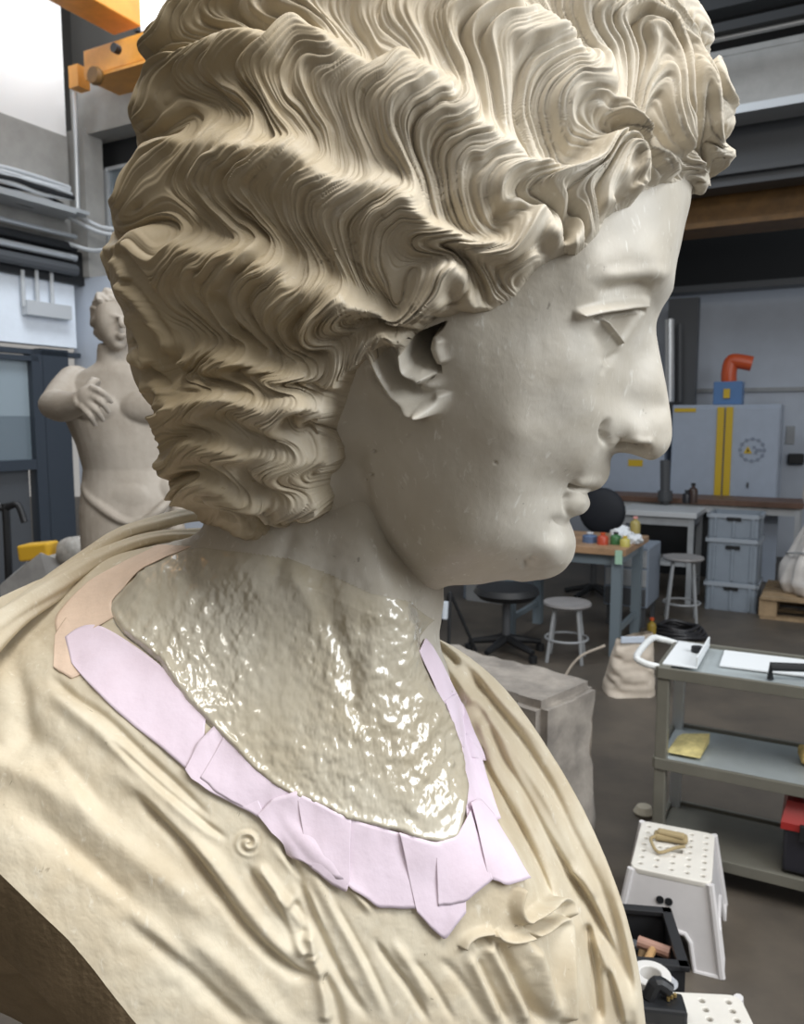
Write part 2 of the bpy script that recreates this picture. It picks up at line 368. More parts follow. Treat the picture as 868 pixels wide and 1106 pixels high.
OUT = [(748,205),(745,222),(740,242),(735,266),(731,283),(727.5,305),(727,312),(722,322),(715,333),(709.5,346),(708.5,356),(709.5,366),(713,385),(716.5,402),
 (720,420),(723.2,441),(725,455),(725.6,469),(724,479),(719,488),(711,494.5),(702,497),(691,493.5),(680,490),(670,489),(663,490.5),(659.5,497),(659,506),(657.5,514),
 (654,521),(648,527),(641,530),(634,532),(633,534.5),(636,538),(637,545),(634,551),(628,555.5),(619,557.5),(615,561.5),(615.5,568),(619,575),(621.5,582),(621.5,592),(619,602),(614,610),(607,617.5),(597,623),
 (582,626),(564,627.5),(540,629),(512,631.5),(486,633),(468,640),(445,640),(420,626),(395,606),(366,585),(345,568),(335,578),(320,586),(302,587),(283,583),(262,574),(240,570),(222,560),(205,545),(192,528),(184,508),(183,490),(190,474),(199,458),
 (203,446),(192,452),(178,446),(163,432),(152,418),(145,400),(143,385),(140,370),(139,352),(134,338),(126,325),(121,305),(120,285),(121,262),(126,240),(131,222),(133,205),(140,188),(146,172),(147,150),
 (145,135),(150,112),(158,90),(165,72),(166,55),(172,40),(186,22),(200,8),(222,-8),(250,-24),(285,-42),(330,-58),(390,-70),(450,-74),(520,-70),(585,-58),(640,-40),(690,-16),(722,-6),(740,10),(750,26),(757,40),(758,58),(764,74),(775,84),(784,95),(787,110),(785,125),(787,140),(784,155),(776,170),(768,185),(760,196),(752,207)]
_k = OUT.index((450,-74)); OUT = OUT[_k:] + OUT[:_k]   # start on the crown, well away from any notch
HAIRPOLY = [(765,200),(752,207),(745,196),(738,193),(728,197),(714,197),(703,203),(692,207),(680,222),(662,229),(652,236),(645,252),(632,266),(621,275),(609,274),(590,283),(577,292),(568,303),(556,319),
 (545,326),(530,335),(512,338),(498,336),(485,342),(472,342),(462,350),(452,359),(441,369),(425,374),(408,374),(396,386),(385,398),(378,418),(374,432),(365,455),(363,465),(371,482),(372,495),(366,505),(357,512),(355,522),(360,535),(357,549),
 (345,560),(330,569),(322,573),(318,583),(302,590),(270,590),(60,590),(60,-150),(820,-150),(820,200)]
# (u, v, half width) of the bare head and hair volume
CTRL = [(300,150,196),(400,120,198),(500,110,188),(600,120,148),(680,120,104),(730,120,66),(760,125,40),(220,150,128),(175,150,62),(150,260,66),(200,250,140),(250,250,176),(300,250,204),(400,250,212),(480,250,208),(560,230,184),(640,200,140),(690,190,112),
 (300,60,158),(220,60,96),(400,30,150),(500,20,140),(600,30,116),(680,40,80),(300,0,105),(400,-25,92),(500,-25,88),(600,-15,78),
 (160,340,62),(185,380,84),(165,400,52),(215,420,104),(240,360,160),(300,350,198),(370,330,206),(430,320,202),
 (280,440,166),(340,440,172),(230,470,118),(280,520,138),(330,520,138),(300,565,90),(215,520,74),(350,545,108),
 (735,220,52),(720,250,88),(690,250,126),(650,280,162),(600,300,176),(530,330,186),(722,285,80),(712,297,96),(690,297,120),(660,300,150),(630,310,168),
 (706,330,44),(698,352,36),(688,378,44),(690,335,76),(676,345,94),(664,356,108),(650,345,138),(625,345,160),(646,372,134),(664,385,92),
 (640,400,138),(655,410,104),(620,400,156),(560,400,180),(500,400,186),(450,400,176),(640,440,120),(650,455,92),(600,450,150),(620,480,120),(560,470,168),(500,480,164),(440,470,156),(400,440,150),
 (704,400,28),(690,420,42),(676,400,62),(668,430,66),(714,440,16),(705,455,30),(690,462,40),(672,462,46),(662,470,46),(716,470,20),(700,485,28),(684,484,34),(668,484,34),
 (645,478,84),(632,500,86),(615,524,72),(650,500,40),(640,515,42),(652,512,20),(628,522,58),(628,545,34),(620,549,50),(612,545,66),(605,560,70),(610,580,52),(613,596,36),(600,600,66),(585,585,94),(560,560,126),(590,530,104),
 (540,590,122),(500,590,134),(520,618,78),(570,618,46),(600,615,26),(550,520,150),(470,560,140),(440,540,132),(480,620,80),(430,590,92),(400,540,92),(380,500,110),(450,625,50)]

def star(n, iters=5):
    base = resample(smooth_line(OUT, 4, True), n, True); tgt = base.copy()
    ctr = np.array([440., 320.]); d = base-ctr; ang = np.arctan2(d[:, 1], d[:, 0]); dirs = d/np.linalg.norm(d, axis=1)[:, None]
    Rpx = np.linalg.norm(d, axis=1)
    ang = np.unwrap(ang); eps = .0006/n                     # spokes never cross: angles only grow round the outline
    if ang[-1] < ang[0]: raise RuntimeError('outline runs the wrong way')
    up = np.maximum.accumulate(ang); dn = np.minimum.accumulate(ang[::-1])[::-1]; ang = .5*(up+dn)+eps*np.arange(n)
    ang = (np.roll(ang, 1)+2*ang+np.roll(ang, -1))/4 if False else ang
    dirs = np.c_[np.cos(ang), np.sin(ang)]; ang = (ang+math.pi) % (2*math.pi)-math.pi
    return ctr, ang, dirs, Rpx
def build_field(out_uv):
    pts = resample(out_uv, 230, True)
    a0, b0 = to_plane(pts[:, 0], pts[:, 1], np.zeros(len(pts)))
    c = np.array(CTRL, float); a1, b1 = to_plane(c[:, 0], c[:, 1], c[:, 2])
    X = np.r_[np.c_[a0, b0], np.c_[a1, b1]]; f = np.r_[np.zeros(len(pts)), c[:, 2]**2]
    return RBF(X, f, 10., 1e-4)
def head_grid(out_uv, n, m, tw):
    a0, b0 = to_plane(out_uv[:, 0], out_uv[:, 1], np.zeros(len(out_uv))); ca, cb = to_plane(np.array([440.]), np.array([320.]), np.array([0.]))
    t = np.linspace(0, 1, m); t = (1-tw)*t + tw*np.sin(t*math.pi/2)
    A = ca + (a0-ca)[:, None]*t[None]; B = cb + (b0-cb)[:, None]*t[None]
    F = build_field(out_uv)
    g = F(np.c_[A.ravel(), B.ravel()]).reshape(A.shape)
    edge = np.hypot(a0-ca, b0-cb)[:, None]*(1-t[None])
    g = np.maximum(g, np.minimum(edge*14, 900)); w = np.sqrt(np.maximum(g, 0)); w[:, -1] = 0
    return A, B, w, t
NTH, NT = 1700, 440
def polar_fit():
    # the outline seen from the camera is the rim of a rounded volume: pull the middle plane in until that rim meets the tracing
    n = 360; ctr, ang, dirs, Rt = star(n); cur = Rt.copy()
    for it in range(5):
        uv = ctr + dirs*cur[:, None]
        A, B, w, t = head_grid(uv, n, 60, .6)
        u, v = project(from_plane(A, B, w)); r = np.hypot(u-ctr[0], v-ctr[1]); aa = np.arctan2(v-ctr[1], u-ctr[0])
        bins = np.full(720, 0.); ib = ((aa+math.pi)/(2*math.pi)*720).astype(int) % 720
        np.maximum.at(bins, ib.ravel(), r.ravel())
        ii = ((ang+math.pi)/(2*math.pi)*720).astype(int) % 720
        act = np.maximum(np.maximum(bins[ii], bins[(ii+1) % 720]), bins[ii-1])
        ratio = np.clip(Rt/act, .75, 1.02)
        k = np.ones(9)/9; ratio = np.convolve(np.r_[ratio[-4:], ratio, ratio[:4]], k, 'valid')
        face = (ctr+dirs*Rt[:, None])[:, 0] > 560
        low = (ctr+dirs*Rt[:, None])[:, 1] > 200
        ratio = np.where(face & low, 1, ratio)
        cur = np.minimum(cur*ratio, Rt)
    return cur/Rt, ang
_ratio, _ang = polar_fit()
ctr, ang, dirs, Rt = star(NTH)
o_ = np.argsort(_ang); rr = np.interp(ang, _ang[o_], _ratio[o_], period=2*math.pi)
OUTUV = ctr + dirs*(Rt*rr)[:, None]
A, B, Wd, tt = head_grid(OUTUV, NTH, NT, .45)
def blur1(a):                                   # soften the control-point surface a little, rim kept
    b = a.copy(); b[:, 1:-1] = (a[:, :-2]+2*a[:, 1:-1]+a[:, 2:])/4; b = (np.roll(b, 1, 0)+2*b+np.roll(b, -1, 0))/4; b[:, -1] = a[:, -1]; b[:, 0] = b[:, 0].mean(); return b
for _ in range(6):
    for a_ in (A, B, Wd): a_[:] = blur1(a_)
P = from_plane(A, B, Wd)
U, V = project(P); P0 = P

# ---- hair thickness over the skull (settled in a few passes so that the hairline stays where it was traced)
for _it in range(4):
    hd, _, _ = seg_dist(U, V, HAIRPOLY[:-4]); hin = inside(U, V, HAIRPOLY)
    low = sstep(380, 440, V)
    T = 26 + 30*low
    dm = 18.-8*low
    hx = np.clip(hd/dm, 0, 1); thick = np.where(hin, T*np.sqrt(np.clip(1-(1-hx)**2, 0, 1)), 0)
    edgefade = np.clip((1-tt)[None]*6, 0, 1)    # no thickness at the rim, where the outline already is the hair's
    Wd2 = np.sqrt(Wd**2 + (2*Wd*thick+thick**2)*edgefade)
    P = from_plane(A, B, Wd2)
    U, V = project(P)

# ---- face features, as relief in traced pixels
h = np.zeros(U.shape); fc = ~hin | (hd < 6)
H = np.zeros(U.shape)
# brow
H += crease(U, V, [(636,304),(660,298),(690,295),(715,296),(724,300)], 8, 3.4, .3)
H += crease(U, V, [(640,318),(665,312),(690,308),(706,309)], 7, -4.5, .3)
# upper lid, a firm roll with a blunt front end
H += crease(U, V, [(618,341.5),(630,338),(645,334),(662,330.5),(682,326.5),(703,325)], 4.4, 10, .13)
H += crease(U, V, [(640,345),(655,341),(672,338),(690,335.5),(698,335)], 2.6, -7.0, .12)
_tri = inside(U, V, [(650,342),(697,336),(686,352),(672,374)]); _td, _, _ = seg_dist(U, V, [(650,342),(697,336),(686,352),(672,374),(650,342)]); H -= np.where(_tri, 4.2*sstep(0, 5, _td), 0)
# lower lid rim and the hollow under it
H += crease(U, V, [(648,342),(655,350),(664,362),(671,372)], 2.2, 5.2, .1)
H += crease(U, V, [(640,350),(650,366),(656,384),(653,396)], 8, -4.0, .3)
H += crease(U, V, [(672,374),(663,385),(654,396),(650,408)], 3.0, -2.0, .3)
# nose wing, its crease, the nostril
H += blob(U, V, 670, 467, 21, 18, 8.5)
H += crease(U, V, [(658,449),(652,457),(649,466),(651,476),(657,486)], 3.4, -7, .4)
H += blob(U, V, 675, 482, 8, 4.2, -24, .15); H += blob(U, V, 690, 484.5, 9, 4.0, -22, .1)
H += crease(U, V, [(680,474),(694,477),(708,475)], 4, 2.0, .3)
# cheek fold, mouth
H += crease(U, V, [(647,478),(640,492),(630,507),(619,521)], 5, 2.0, .35)
H += crease(U, V, [(612,524.5),(622,527),(634,529),(645,529.5)], 2.2, -9, .12)
H += crease(U, V, [(616,520),(630,521),(644,520),(652,516)], 5, 3.0, .25)
H += blob(U, V, 627, 544, 10, 10, 8)
H += crease(U, V, [(613,530),(611,542),(613,554),(620,561)], 3.6, -5.0, .25)
H += blob(U, V, 600, 600, 18, 18, 3)
H += blob(U, V, 606, 563, 12, 6, -4)
# chin chip, chips and pits in the surface
for (u, v, s, d) in [(569,609,5,-3.5),(575,604,3.5,-3),(563,612,3.5,2),(404,487,2,-3),(403,511,2.2,-3),(397,517,1.6,-2),(440,470,2,-1.5),(535,500,2,-1.6)]:
    H += blob(U, V, u, v, s, s*.8, d)
# jaw line
H += crease(U, V, [(398,470),(402,505),(412,545),(430,580),(455,608),(486,624)], 9, 4, .3)
# ear: helix and lobe rim, antihelix, hollow, tragus
H += crease(U, V, [(404,369),(412,384),(422,398),(436,415),(450,428),(461,436),(470,438)], 7.0, 30, .0)
H += blob(U, V, 466, 434, 11, 9, 13)
H += crease(U, V, [(470,440),(478,432),(480,420)], 6, 11, .2)
H += crease(U, V, [(417,379),(430,398),(446,414),(458,424)], 4.5, -2, .2)
H += crease(U, V, [(436,362),(438,376),(442,388),(452,395),(463,401),(470,406)], 6.0, 27, .05)
H += blob(U, V, 466, 414, 11, 7, 10)
hollow = inside(U, V, [(444,366),(452,358),(472,350),(484,345),(478,356),(468,365),(466,376),(470,386),(477,394),(478,404),(470,402),(462,396),(450,391),(444,384),(441,374)])
hdist, _, _ = seg_dist(U, V, [(444,366),(452,358),(472,350),(484,345),(478,356),(468,365),(466,376),(470,386),(477,394),(478,404),(470,402),(462,396),(450,391),(444,384),(441,374),(444,366)])
H -= np.where(hollow, 70*sstep(0, 6, hdist), 0)
H += crease(U, V, [(474,362),(472,374),(476,386),(480,394)], 6, 6, .2)
H += crease(U, V, [(398,392),(410,412),(428,432),(448,446),(466,450)], 6, -6, .2)
H = np.where(hin, 0, H)
ns = noise2(U/11, V/11, 5)*.35 + noise2(U/4, V/4, 6)*.12 + noise2(U/46, V/46, 7)*1.6
H += np.where(hin, 0, ns*.8)

# ---- the combed waves of the hair
CREST = {
 -1: [(700,-40),(735,-8),(752,20),(765,60),(776,95)],
 0: [(600,-62),(660,-36),(700,-6),(722,18),(744,44),(757,80),(764,112),(766,140)],
 1: [(170,10),(260,-45),(380,-62),(520,-56),(610,-24),(640,-2),(662,9),(688,10),(711,25),(729,53),(736,90),(742,125),(750,165)],
 2: [(158,62),(178,38),(205,10),(262,-10),(350,-24),(430,-22),(500,-10),(530,2),(585,23),(615,46),(640,72),(660,99),(674,128),(697,159),(716,186)],
 3: [(146,118),(165,75),(198,55),(217,50),(244,37),(281,38),(303,32),(326,30),(345,36),(372,46),(400,61),(441,68),(464,80),(500,99),(521,127),(544,147),(569,161),(600,176),(632,170),(650,152),(672,150),(690,170),(694,200)],
 4: [(128,215),(148,175),(166,154),(189,147),(212,147),(240,144),(270,153),(302,153),(326,161),(354,174),(377,188),(404,195),(423,201),(446,215),(464,230),(486,246),(516,258),(548,256),(568,240),(588,230),(606,244),(616,268)],
 5: [(132,262),(148,248),(165,248),(188,262),(220,262),(245,268),(271,270),(300,288),(326,304),(358,308),(379,318),(409,332),(430,340),(450,318),(456,298),(474,284),(494,284),(507,304),(516,330)],
 6: [(190,370),(207,386),(230,376),(248,376),(272,384),(300,396),(330,400),(352,392),(376,378),(398,362),(418,352)],
 7: [(192,442),(213,430),(236,426),(262,430),(288,438),(312,432),(338,436),(366,440)],
 8: [(184,496),(200,478),(222,472),(250,478),(280,486),(306,488),(330,486),(350,484),(372,490)],
 9: [(186,530),(205,516),(232,516),(258,530),(290,538),(318,536),(340,534),(360,536)],
 10: [(214,560),(240,560),(266,570),(290,578),(315,578),(340,568)]}
X = []; f = []
for k, L in CREST.items():
    q = resample(smooth_line(L, 6), max(6, int(len(L)*1.7))); X += q.tolist(); f += [k]*len(q)
prbf = RBF(X, f, 8., 1e-2)
hm = hin & (tt[None] > .0)
idx = np.nonzero(hm.ravel())[0]; uu = U.ravel()[idx]; vv = V.ravel()[idx]
p = prbf(np.c_[uu, vv])
p -= .13
p += .13*noise2(uu/36, vv/60, 11) + .05*noise2(uu/14, vv/30, 12)
fr = p-np.floor(p); tier = np.floor(p+.12)
lowm = sstep(370, 420, vv)*(1-sstep(372, 392, uu)*0)
# the wave: a rounded crest, a long slope, then a steep climb to the next crest
SP = .68; ph = np.where(fr < SP, fr/SP*.5, .5+(fr-SP)/(1-SP)*.5)
wave = np.cos(2*math.pi*ph)
kx = 22 - 7*lowm
lat = -kx*np.cos(2*math.pi*(fr-.36))
s = uu + .22*(vv-200)*(1-lowm)*sstep(200, 420, uu) - lat + 10*noise2(uu/50, vv/50, 21) + 4*noise2(uu/18, vv/22, 23)
wd_ = Wd2.ravel()[idx]; s = s - .8*np.minimum(wd_, 55)*sstep(690, 745, uu) + .8*np.minimum(wd_, 55)*(1-sstep(135, 190, uu))   # the locks keep their width where the head turns away
q = p*.55
locks = np.zeros(len(idx))
def ribs(x, y, seed):                           # rounded strands with sharp partings between them
    return np.minimum(np.abs(noise2(x, y, seed))*4.6, 1.15)
st = 2.0*ribs(s/31, q*1.0, 31) + .95*ribs(s/11, q*1.2, 32) + .45*ribs(s/5.2, q*1.3, 33) + .14*ribs(s/2.8, q*1.6, 34)
amp = 11.5 - 5*lowm
bun = inside(uu, vv, [(118,268),(150,262),(176,292),(205,340),(214,380),(204,440),(180,452),(120,420)])
bunw = np.where(bun, sstep(0, 14, seg_dist(uu, vv, [(118,268),(150,262),(176,292),(205,340),(214,380),(204,440),(180,452)])[0]), 0)
crestw = .5+.5*np.cos(2*math.pi*(fr+.09))
hh = amp*wave*(1-bunw*.9) + (5.8-1.0*lowm)*(1-.30*crestw)*(st-1.4)*(1-.75*bunw) + 5*noise2(s/44, p*.8, 41)*(1-bunw)
# the coiled knot behind: broad twisted locks
for L, wd, ht in [([(122,280),(140,290),(152,306)],9,7),([(128,318),(150,312),(172,332),(190,362),(204,392)],13,13),([(138,352),(152,350),(166,372),(190,410)],11,9),([(146,392),(160,384),(170,396)],10,9),([(152,418),(172,412),(190,430)],10,9),([(166,440),(186,436),(200,444)],8,7)]:
    hh += crease(uu, vv, L, wd, ht*1.35, .2)
for L in [[(128,304),(146,303),(166,318),(186,346),(206,382)],[(140,376),(156,372),(176,404),(194,424)]]: hh += crease(uu, vv, L, 4, -7, .2)
# pierced hollows under the curls along the hairline
for (u, v, ru, rv, d, an) in [(489,322,11,17,-20,.1),(590,272,13,12,-22,0),(668,212,9,11,-16,.2),(679,200,5,9,-10,.3),(617,236,8,22,-20,.15),(741,166,6,13,-18,0),(726,187,6,5,-8,0),(540,232,8,14,-10,.2),(322,340,10,24,-10,.25),(345,350,6,20,-8,.4),(312,455,10,14,-10,0),(337,470,10,14,-12,0),(700,150,6,20,-10,.2),(655,118,9,16,-10,.3),(575,170,9,13,-12,.2)]:
    hh += blob(uu, vv, u, v, ru, rv, d, an)
Ht = H.copy().ravel(); 
ed = np.clip(hd.ravel()[idx]/5, 0, 1)
Ht[idx] += hh*(.25+.75*ed); Ht = Ht.reshape(U.shape)
rimfade = np.where(hin, 1-(.40+.35*(U < 210))*sstep(.86, 1, tt[None]+0*U), np.clip((1-tt[None])*14, 0, 1)); Ht *= rimfade

# ---- normals of the smooth volume, then displace
Ps = P0.copy()
for _ in range(8): Ps[:, 1:-1] = (Ps[:, :-2]+2*Ps[:, 1:-1]+Ps[:, 2:])/4; Ps = (np.roll(Ps, 1, 0)+2*Ps+np.roll(Ps, -1, 0))/4
Ps = np.where(hin[..., None], Ps, P0)
dth = np.roll(Ps, -1, 0)-np.roll(Ps, 1, 0); dt = np.gradient(Ps, axis=1)
N = np.cross(dth, dt); N /= np.linalg.norm(N, axis=2)[..., None]+1e-12
if (N[NTH//4, NT//3] @ EN) < 0: N = -N
Nr = N[:, -2:].copy(); Nr -= (Nr @ EN)[..., None]*EN; Nr /= np.linalg.norm(Nr, axis=2)[..., None]+1e-12; N[:, -1] = Nr[:, -1]
N[:, 0] = EN
Pn = P + N*(Ht*PX)[..., None]
Pn[:, 0] = Pn[:, 0].mean(0)
mir = lambda Q: Q - 2*((Q-HO) @ EN)[..., None]*EN
# near side at full detail, far side a mirrored copy with a coarser grid
sel = np.r_[np.arange(0, NT-1, 4), NT-1]
Pf = mir(Pn[:, sel])
Pn[:, -1] = (Pn[:, -1]+mir(Pn[:, -1]))/2; Pf[:, -1] = Pn[:, -1]
def grid_faces(n, m, off=0, flip=False):
    i = np.arange(n)[:, None]; j = np.arange(m-1)[None]; a = i*m+j; b = ((i+1) % n)*m+j
    f = np.stack([a, b, b+1, a+1], -1).reshape(-1, 4)+off
    return f[:, ::-1] if flip else f
fn = grid_faces(NTH, NT); ff = grid_faces(NTH, len(sel), NTH*NT, True)
verts = np.r_[Pn.reshape(-1, 3), Pf.reshape(-1, 3)]
# weld the far rim to the near rim
remap = np.arange(len(verts)); rim_n = np.arange(NTH)*NT+NT-1; rim_f = NTH*NT+np.arange(NTH)*len(sel)+len(sel)-1; remap[rim_f] = rim_n
faces = remap[np.r_[fn, ff]]
hv = np.r_[hin.ravel(), hin[:, sel].ravel()]; hf = hv[faces].any(1)
test = np.cross(verts[fn[5000, 1]]-verts[fn[5000, 0]], verts[fn[5000, 3]]-verts[fn[5000, 0]]) @ EN
if test < 0: faces = faces[:, ::-1]
hv_, hf_, _ = submesh(verts, faces, hf); HAIR = np_mesh('hair', hv_, hf_, M_HAIR, bust)
HEADV, HEADF, _ = submesh(verts, faces, ~hf)
# ---- neck, chest and draped shoulders: profile lines around the neck's axis, each from under the jaw to the cut edge
PROF = [
 [(262,470,1.07),(226,556,1.03),(206,584,1.03),(166,606,1.02),(114,646,1.00),(54,676,.98),(-30,712,.95),(-110,800,.9),(-190,880,.86),(-230,960,.86)],
 [(300,470,1.0),(268,580,.945),(236,640,.93),(196,690,.905),(168,726,.875),(118,752,.85),(60,790,.825),(10,835,.80),(-40,875,.775),(-75,905,.77)],
 [(345,480,.96),(338,610,.91),(326,680,.89),(302,760,.855),(270,822,.825),(222,868,.80),(178,912,.78),(130,950,.755),(95,985,.735),(58,1000,.725)],
 [(392,500,.945),(408,620,.90),(408,700,.885),(408,790,.86),(410,888,.83),(410,968,.81),(380,1040,.785),(330,1110,.76),(280,1170,.74),(240,1190,.73)],
 [(438,540,.98),(452,640,.955),(458,710,.945),(478,800,.91),(502,884,.875),(548,946,.87),(560,1010,.86),(550,1080,.84),(530,1180,.82),(500,1260,.81)],
 [(466,575,1.04),(479,640,1.025),(474,690,1.035),(486,740,1.02),(502,830,.985),(545,880,.985),(590,940,1.0),(624,1020,.99),(640,1110,.97),(640,1220,.95)],
 [(455,600,1.10),(455,645,1.12),(452,680,1.14),(452,702,1.14),(460,716,1.13),(486,700,1.13),(548,748,1.14),(620,870,1.13),(662,1000,1.10),(684,1160,1.07)],
 [(350,560,1.18),(350,590,1.2),(355,610,1.22),(362,630,1.25),(372,650,1.29),(385,680,1.34),(400,730,1.42),(420,850,1.48),(420,1000,1.48),(420,1130,1.45)],
 [(262,535,1.12),(250,560,1.14),(232,580,1.15),(208,586,1.14),(168,592,1.14),(112,608,1.11),(40,650,1.06),(-30,720,1.05),(-100,860,1.05),(-150,960,1.03)]]
SPAN = [150, 170, 170, 150, 130, 90, 24, 24, 70]      # steps between neighbouring lines
NV = 520
prof3 = [np.array([at(*q) for q in L]) for L in PROF]
tv = np.linspace(0, 9, NV)
def cr(P, t):                                        # open Catmull-Rom at parameter t
    q = np.vstack([2*P[0]-P[1], P, 2*P[-1]-P[-2]]); i = np.clip(t.astype(int), 0, len(P)-2); f = (t-i)[:, None]
    a, b, c, d = q[i], q[i+1], q[i+2], q[i+3]
    return .5*((2*b)+(-a+c)*f+(2*a-5*b+4*c-d)*f*f+(-a+3*b-3*c+d)*f**3)
lines = [cr(L, tv) for L in prof3]; rows = []
n = len(lines)
for i in range(n):
    a, b, c, d = lines[i-1], lines[i], lines[(i+1) % n], lines[(i+2) % n]
    for f in np.linspace(0, 1, SPAN[i], endpoint=False):
        rows.append(.5*((2*b)+(-a+c)*f+(2*a-5*b+4*c-d)*f*f+(-a+3*b-3*c+d)*f**3))
G = np.array(rows); NU = len(G)                       # (around, down, 3)
def gnormals(G):
    N = np.cross(np.roll(G, -1, 0)-np.roll(G, 1, 0), np.gradient(G, axis=1)); return N/(np.linalg.norm(N, axis=2)[..., None]+1e-12)
GN = gnormals(G); 
if (GN[SPAN[0]+SPAN[1], NV//2] @ np.array([0, -1., 0])) < 0: GN = -GN
GU, GV = project(G); facing = ((C0-G)*GN).sum(2) > -.12; gs = np.linspace(0, 1, NV)[None]
GELPOLY = [(116,655),(124,672),(134,686),(150,698),(172,716),(186,738),(204,762),(226,784),(250,808),(270,830),(292,848),(318,862),(346,872),(372,886),(398,892),(426,898),(452,908),(476,912),(494,906),(499,890),(502,870),(503,850),(500,828),(496,806),(488,786),(478,762),(466,738),(454,712),(452,690),(470,670),(440,650),(400,640),(352,618),(310,602),(262,596),(222,592),(196,592),(150,620)]
gd, _, _ = seg_dist(GU, GV, GELPOLY[:28]); gin = inside(GU, GV, GELPOLY) & facing
cloth = (~gin) & (gs > 3.2/9)
D = np.zeros(GU.shape)
k = lambda L, w, hgt, tp=.25, sk=1.: np.where(facing, crease(GU, GV, L, w, hgt, tp, sk), 0)
FOLDS = [
 # left shoulder: hem under the tape and the long drag folds
 ([(50,726),(80,752),(115,776),(152,812),(193,850),(232,890)],7,-5,.15,1.6), ([(46,742),(84,772),(128,808),(170,848),(214,888),(246,912)],9,6,.2,1.),
 ([(110,790),(150,828),(184,858),(220,888),(250,910)],4,-5,.2,1.), ([(140,850),(166,878),(198,911),(230,952),(267,1003),(313,1046),(346,1058)],7,-11,.2,1.6),
 ([(110,822),(150,852),(186,886),(222,925),(258,975)],11,6,.25,1.), ([(196,890),(226,925),(262,975),(300,1020),(330,1040)],8,6,.25,1.),
 ([(-20,800),(0,828),(55,851),(138,920),(193,961),(236,1010)],16,7,.2,1.), ([(0,860),(60,900),(120,956),(170,1010)],13,-6,.3,1.), ([(0,760),(40,800),(90,850),(140,900)],14,-5,.3,1.),
 ([(120,984),(193,1040),(240,1086),(280,1120)],10,-6,.3,1.3), ([(180,990),(240,1040),(290,1090),(330,1130)],12,6,.3,1.), ([(60,920),(120,965),(180,1020),(230,1080)],10,4,.3,1.),
 ([(6,690),(20,740),(24,790),(10,830)],12,-5,.3,1.), ([(40,800),(80,850),(100,890)],9,4,.3,1.),
 # the pinned pleat with its small curl and open pocket
 ([(276,930),(295,958),(322,990),(334,1012),(338,1040)],6,8,.12,1.), ([(262,930),(288,968),(308,996),(322,1026)],5,-6,.2,1.), ([(314,972),(326,992),(332,1014)],6,-9,.2,1.), ([(296,960),(306,986),(320,1018),(330,1034)],5,6,.15,1.),
 ([(334,1030),(346,1056),(352,1106)],6,6,.1,1.), ([(344,1048),(362,1080),(372,1130)],6,-6,.2,1.),
 # front panel, fine drawn folds
 ([(302,900),(318,935),(343,1000),(372,1060),(404,1110)],6,-6,.2,1.4), ([(330,930),(360,985),(390,1040),(420,1106)],7,4,.2,1.), ([(352,960),(378,1005),(402,1050),(430,1110)],4,-3.5,.25,1.),
 ([(401,1010),(424,1044),(444,1070),(466,1110)],4.5,-5,.2,1.4), ([(420,1012),(444,1046),(470,1090)],6,4,.25,1.), ([(440,1030),(470,1068),(494,1110)],4,-3,.25,1.),
 ([(286,905),(330,960),(352,1010)],4,3,.3,1.), ([(470,1030),(500,1062),(530,1110)],5,-3,.3,1.), ([(300,880),(340,920),(380,962),(404,990)],4,4,.2,1.),
 # gathered knots at the right of the neckline
 ([(499,1024),(504,1014),(514,1008),(532,1005)],4,9,.05,1.), ([(532,1006),(542,1014),(556,1014),(570,1010)],4,9,.05,1.), ([(557,955),(554,978),(560,992),(572,990),(590,977),(603,975),(606,992)],4.2,11,.05,1.),
 ([(510,1020),(522,1016),(532,1016)],5,-8,.2,1.), ([(564,1000),(580,992),(596,986)],5,-9,.2,1.),
 ([(570,1010),(588,1002),(604,990)],4,7,.1,1.), ([(605,990),(608,1040),(610,1106)],6,8,.08,1.),
 ([(536,1012),(560,1058),(590,1110)],6,-7,.15,1.), ([(522,1014),(544,1056),(570,1110)],6,6,.15,1.), ([(570,1014),(584,1056),(600,1106)],8,6,.2,1.), ([(502,1026),(520,1062),(540,1110)],6,5,.2,1.), ([(512,1030),(530,1066),(552,1110)],4,-4,.2,1.)]
MFOLDS = [
 # the mantle's long pleats falling from the far shoulder
 ([(470,680),(504,709),(542,755),(589,803),(623,854),(652,914),(670,974),(684,1058),(692,1120)],8,9,.03),
 ([(498,712),(527,756),(561,800),(591,847),(613,891),(638,940),(659,990),(675,1044),(684,1090)],6.5,-15,.10),
 ([(510,740),(530,770),(554,806),(583,848),(609,888),(634,936),(655,990),(672,1050),(682,1106)],8,10,.08),
 ([(513,752),(540,812),(565,858),(590,906),(610,940),(634,976),(658,1020),(678,1068)],5.5,-15,.12),
 ([(518,770),(531,797),(549,826),(570,876),(592,926),(605,974),(613,1022),(617,1110)],8.5,12,.08),
 ([(514,800),(524,832),(548,874),(566,908),(584,948),(596,982)],5.5,-15,.15),
 ([(506,800),(520,836),(534,864),(548,900),(566,938)],6,8,.15), ([(520,862),(534,892),(552,926)],4,-8,.2),
 ([(633,996),(641,1044),(648,1110)],5,-13,.12), ([(619,990),(629,1040),(634,1110)],6,8,.15), ([(641,1008),(663,1060),(676,1110)],7,9,.12), ([(608,936),(630,950),(646,972)],7,6,.25),
 ([(468,692),(482,704),(496,720)],4,-12,.2), ([(476,712),(500,742),(514,762)],6,7,.2), ([(654,1040),(664,1076),(672,1110)],4,-8,.2)]
for F in FOLDS: D += np.where(cloth, k(*F), 0)
DM = np.zeros(GU.shape)
for L_, w_, h_, t_ in MFOLDS: DM += np.where(cloth & (np.arange(NU)[:, None] > 520), k(L_, w_, h_, t_), 0)
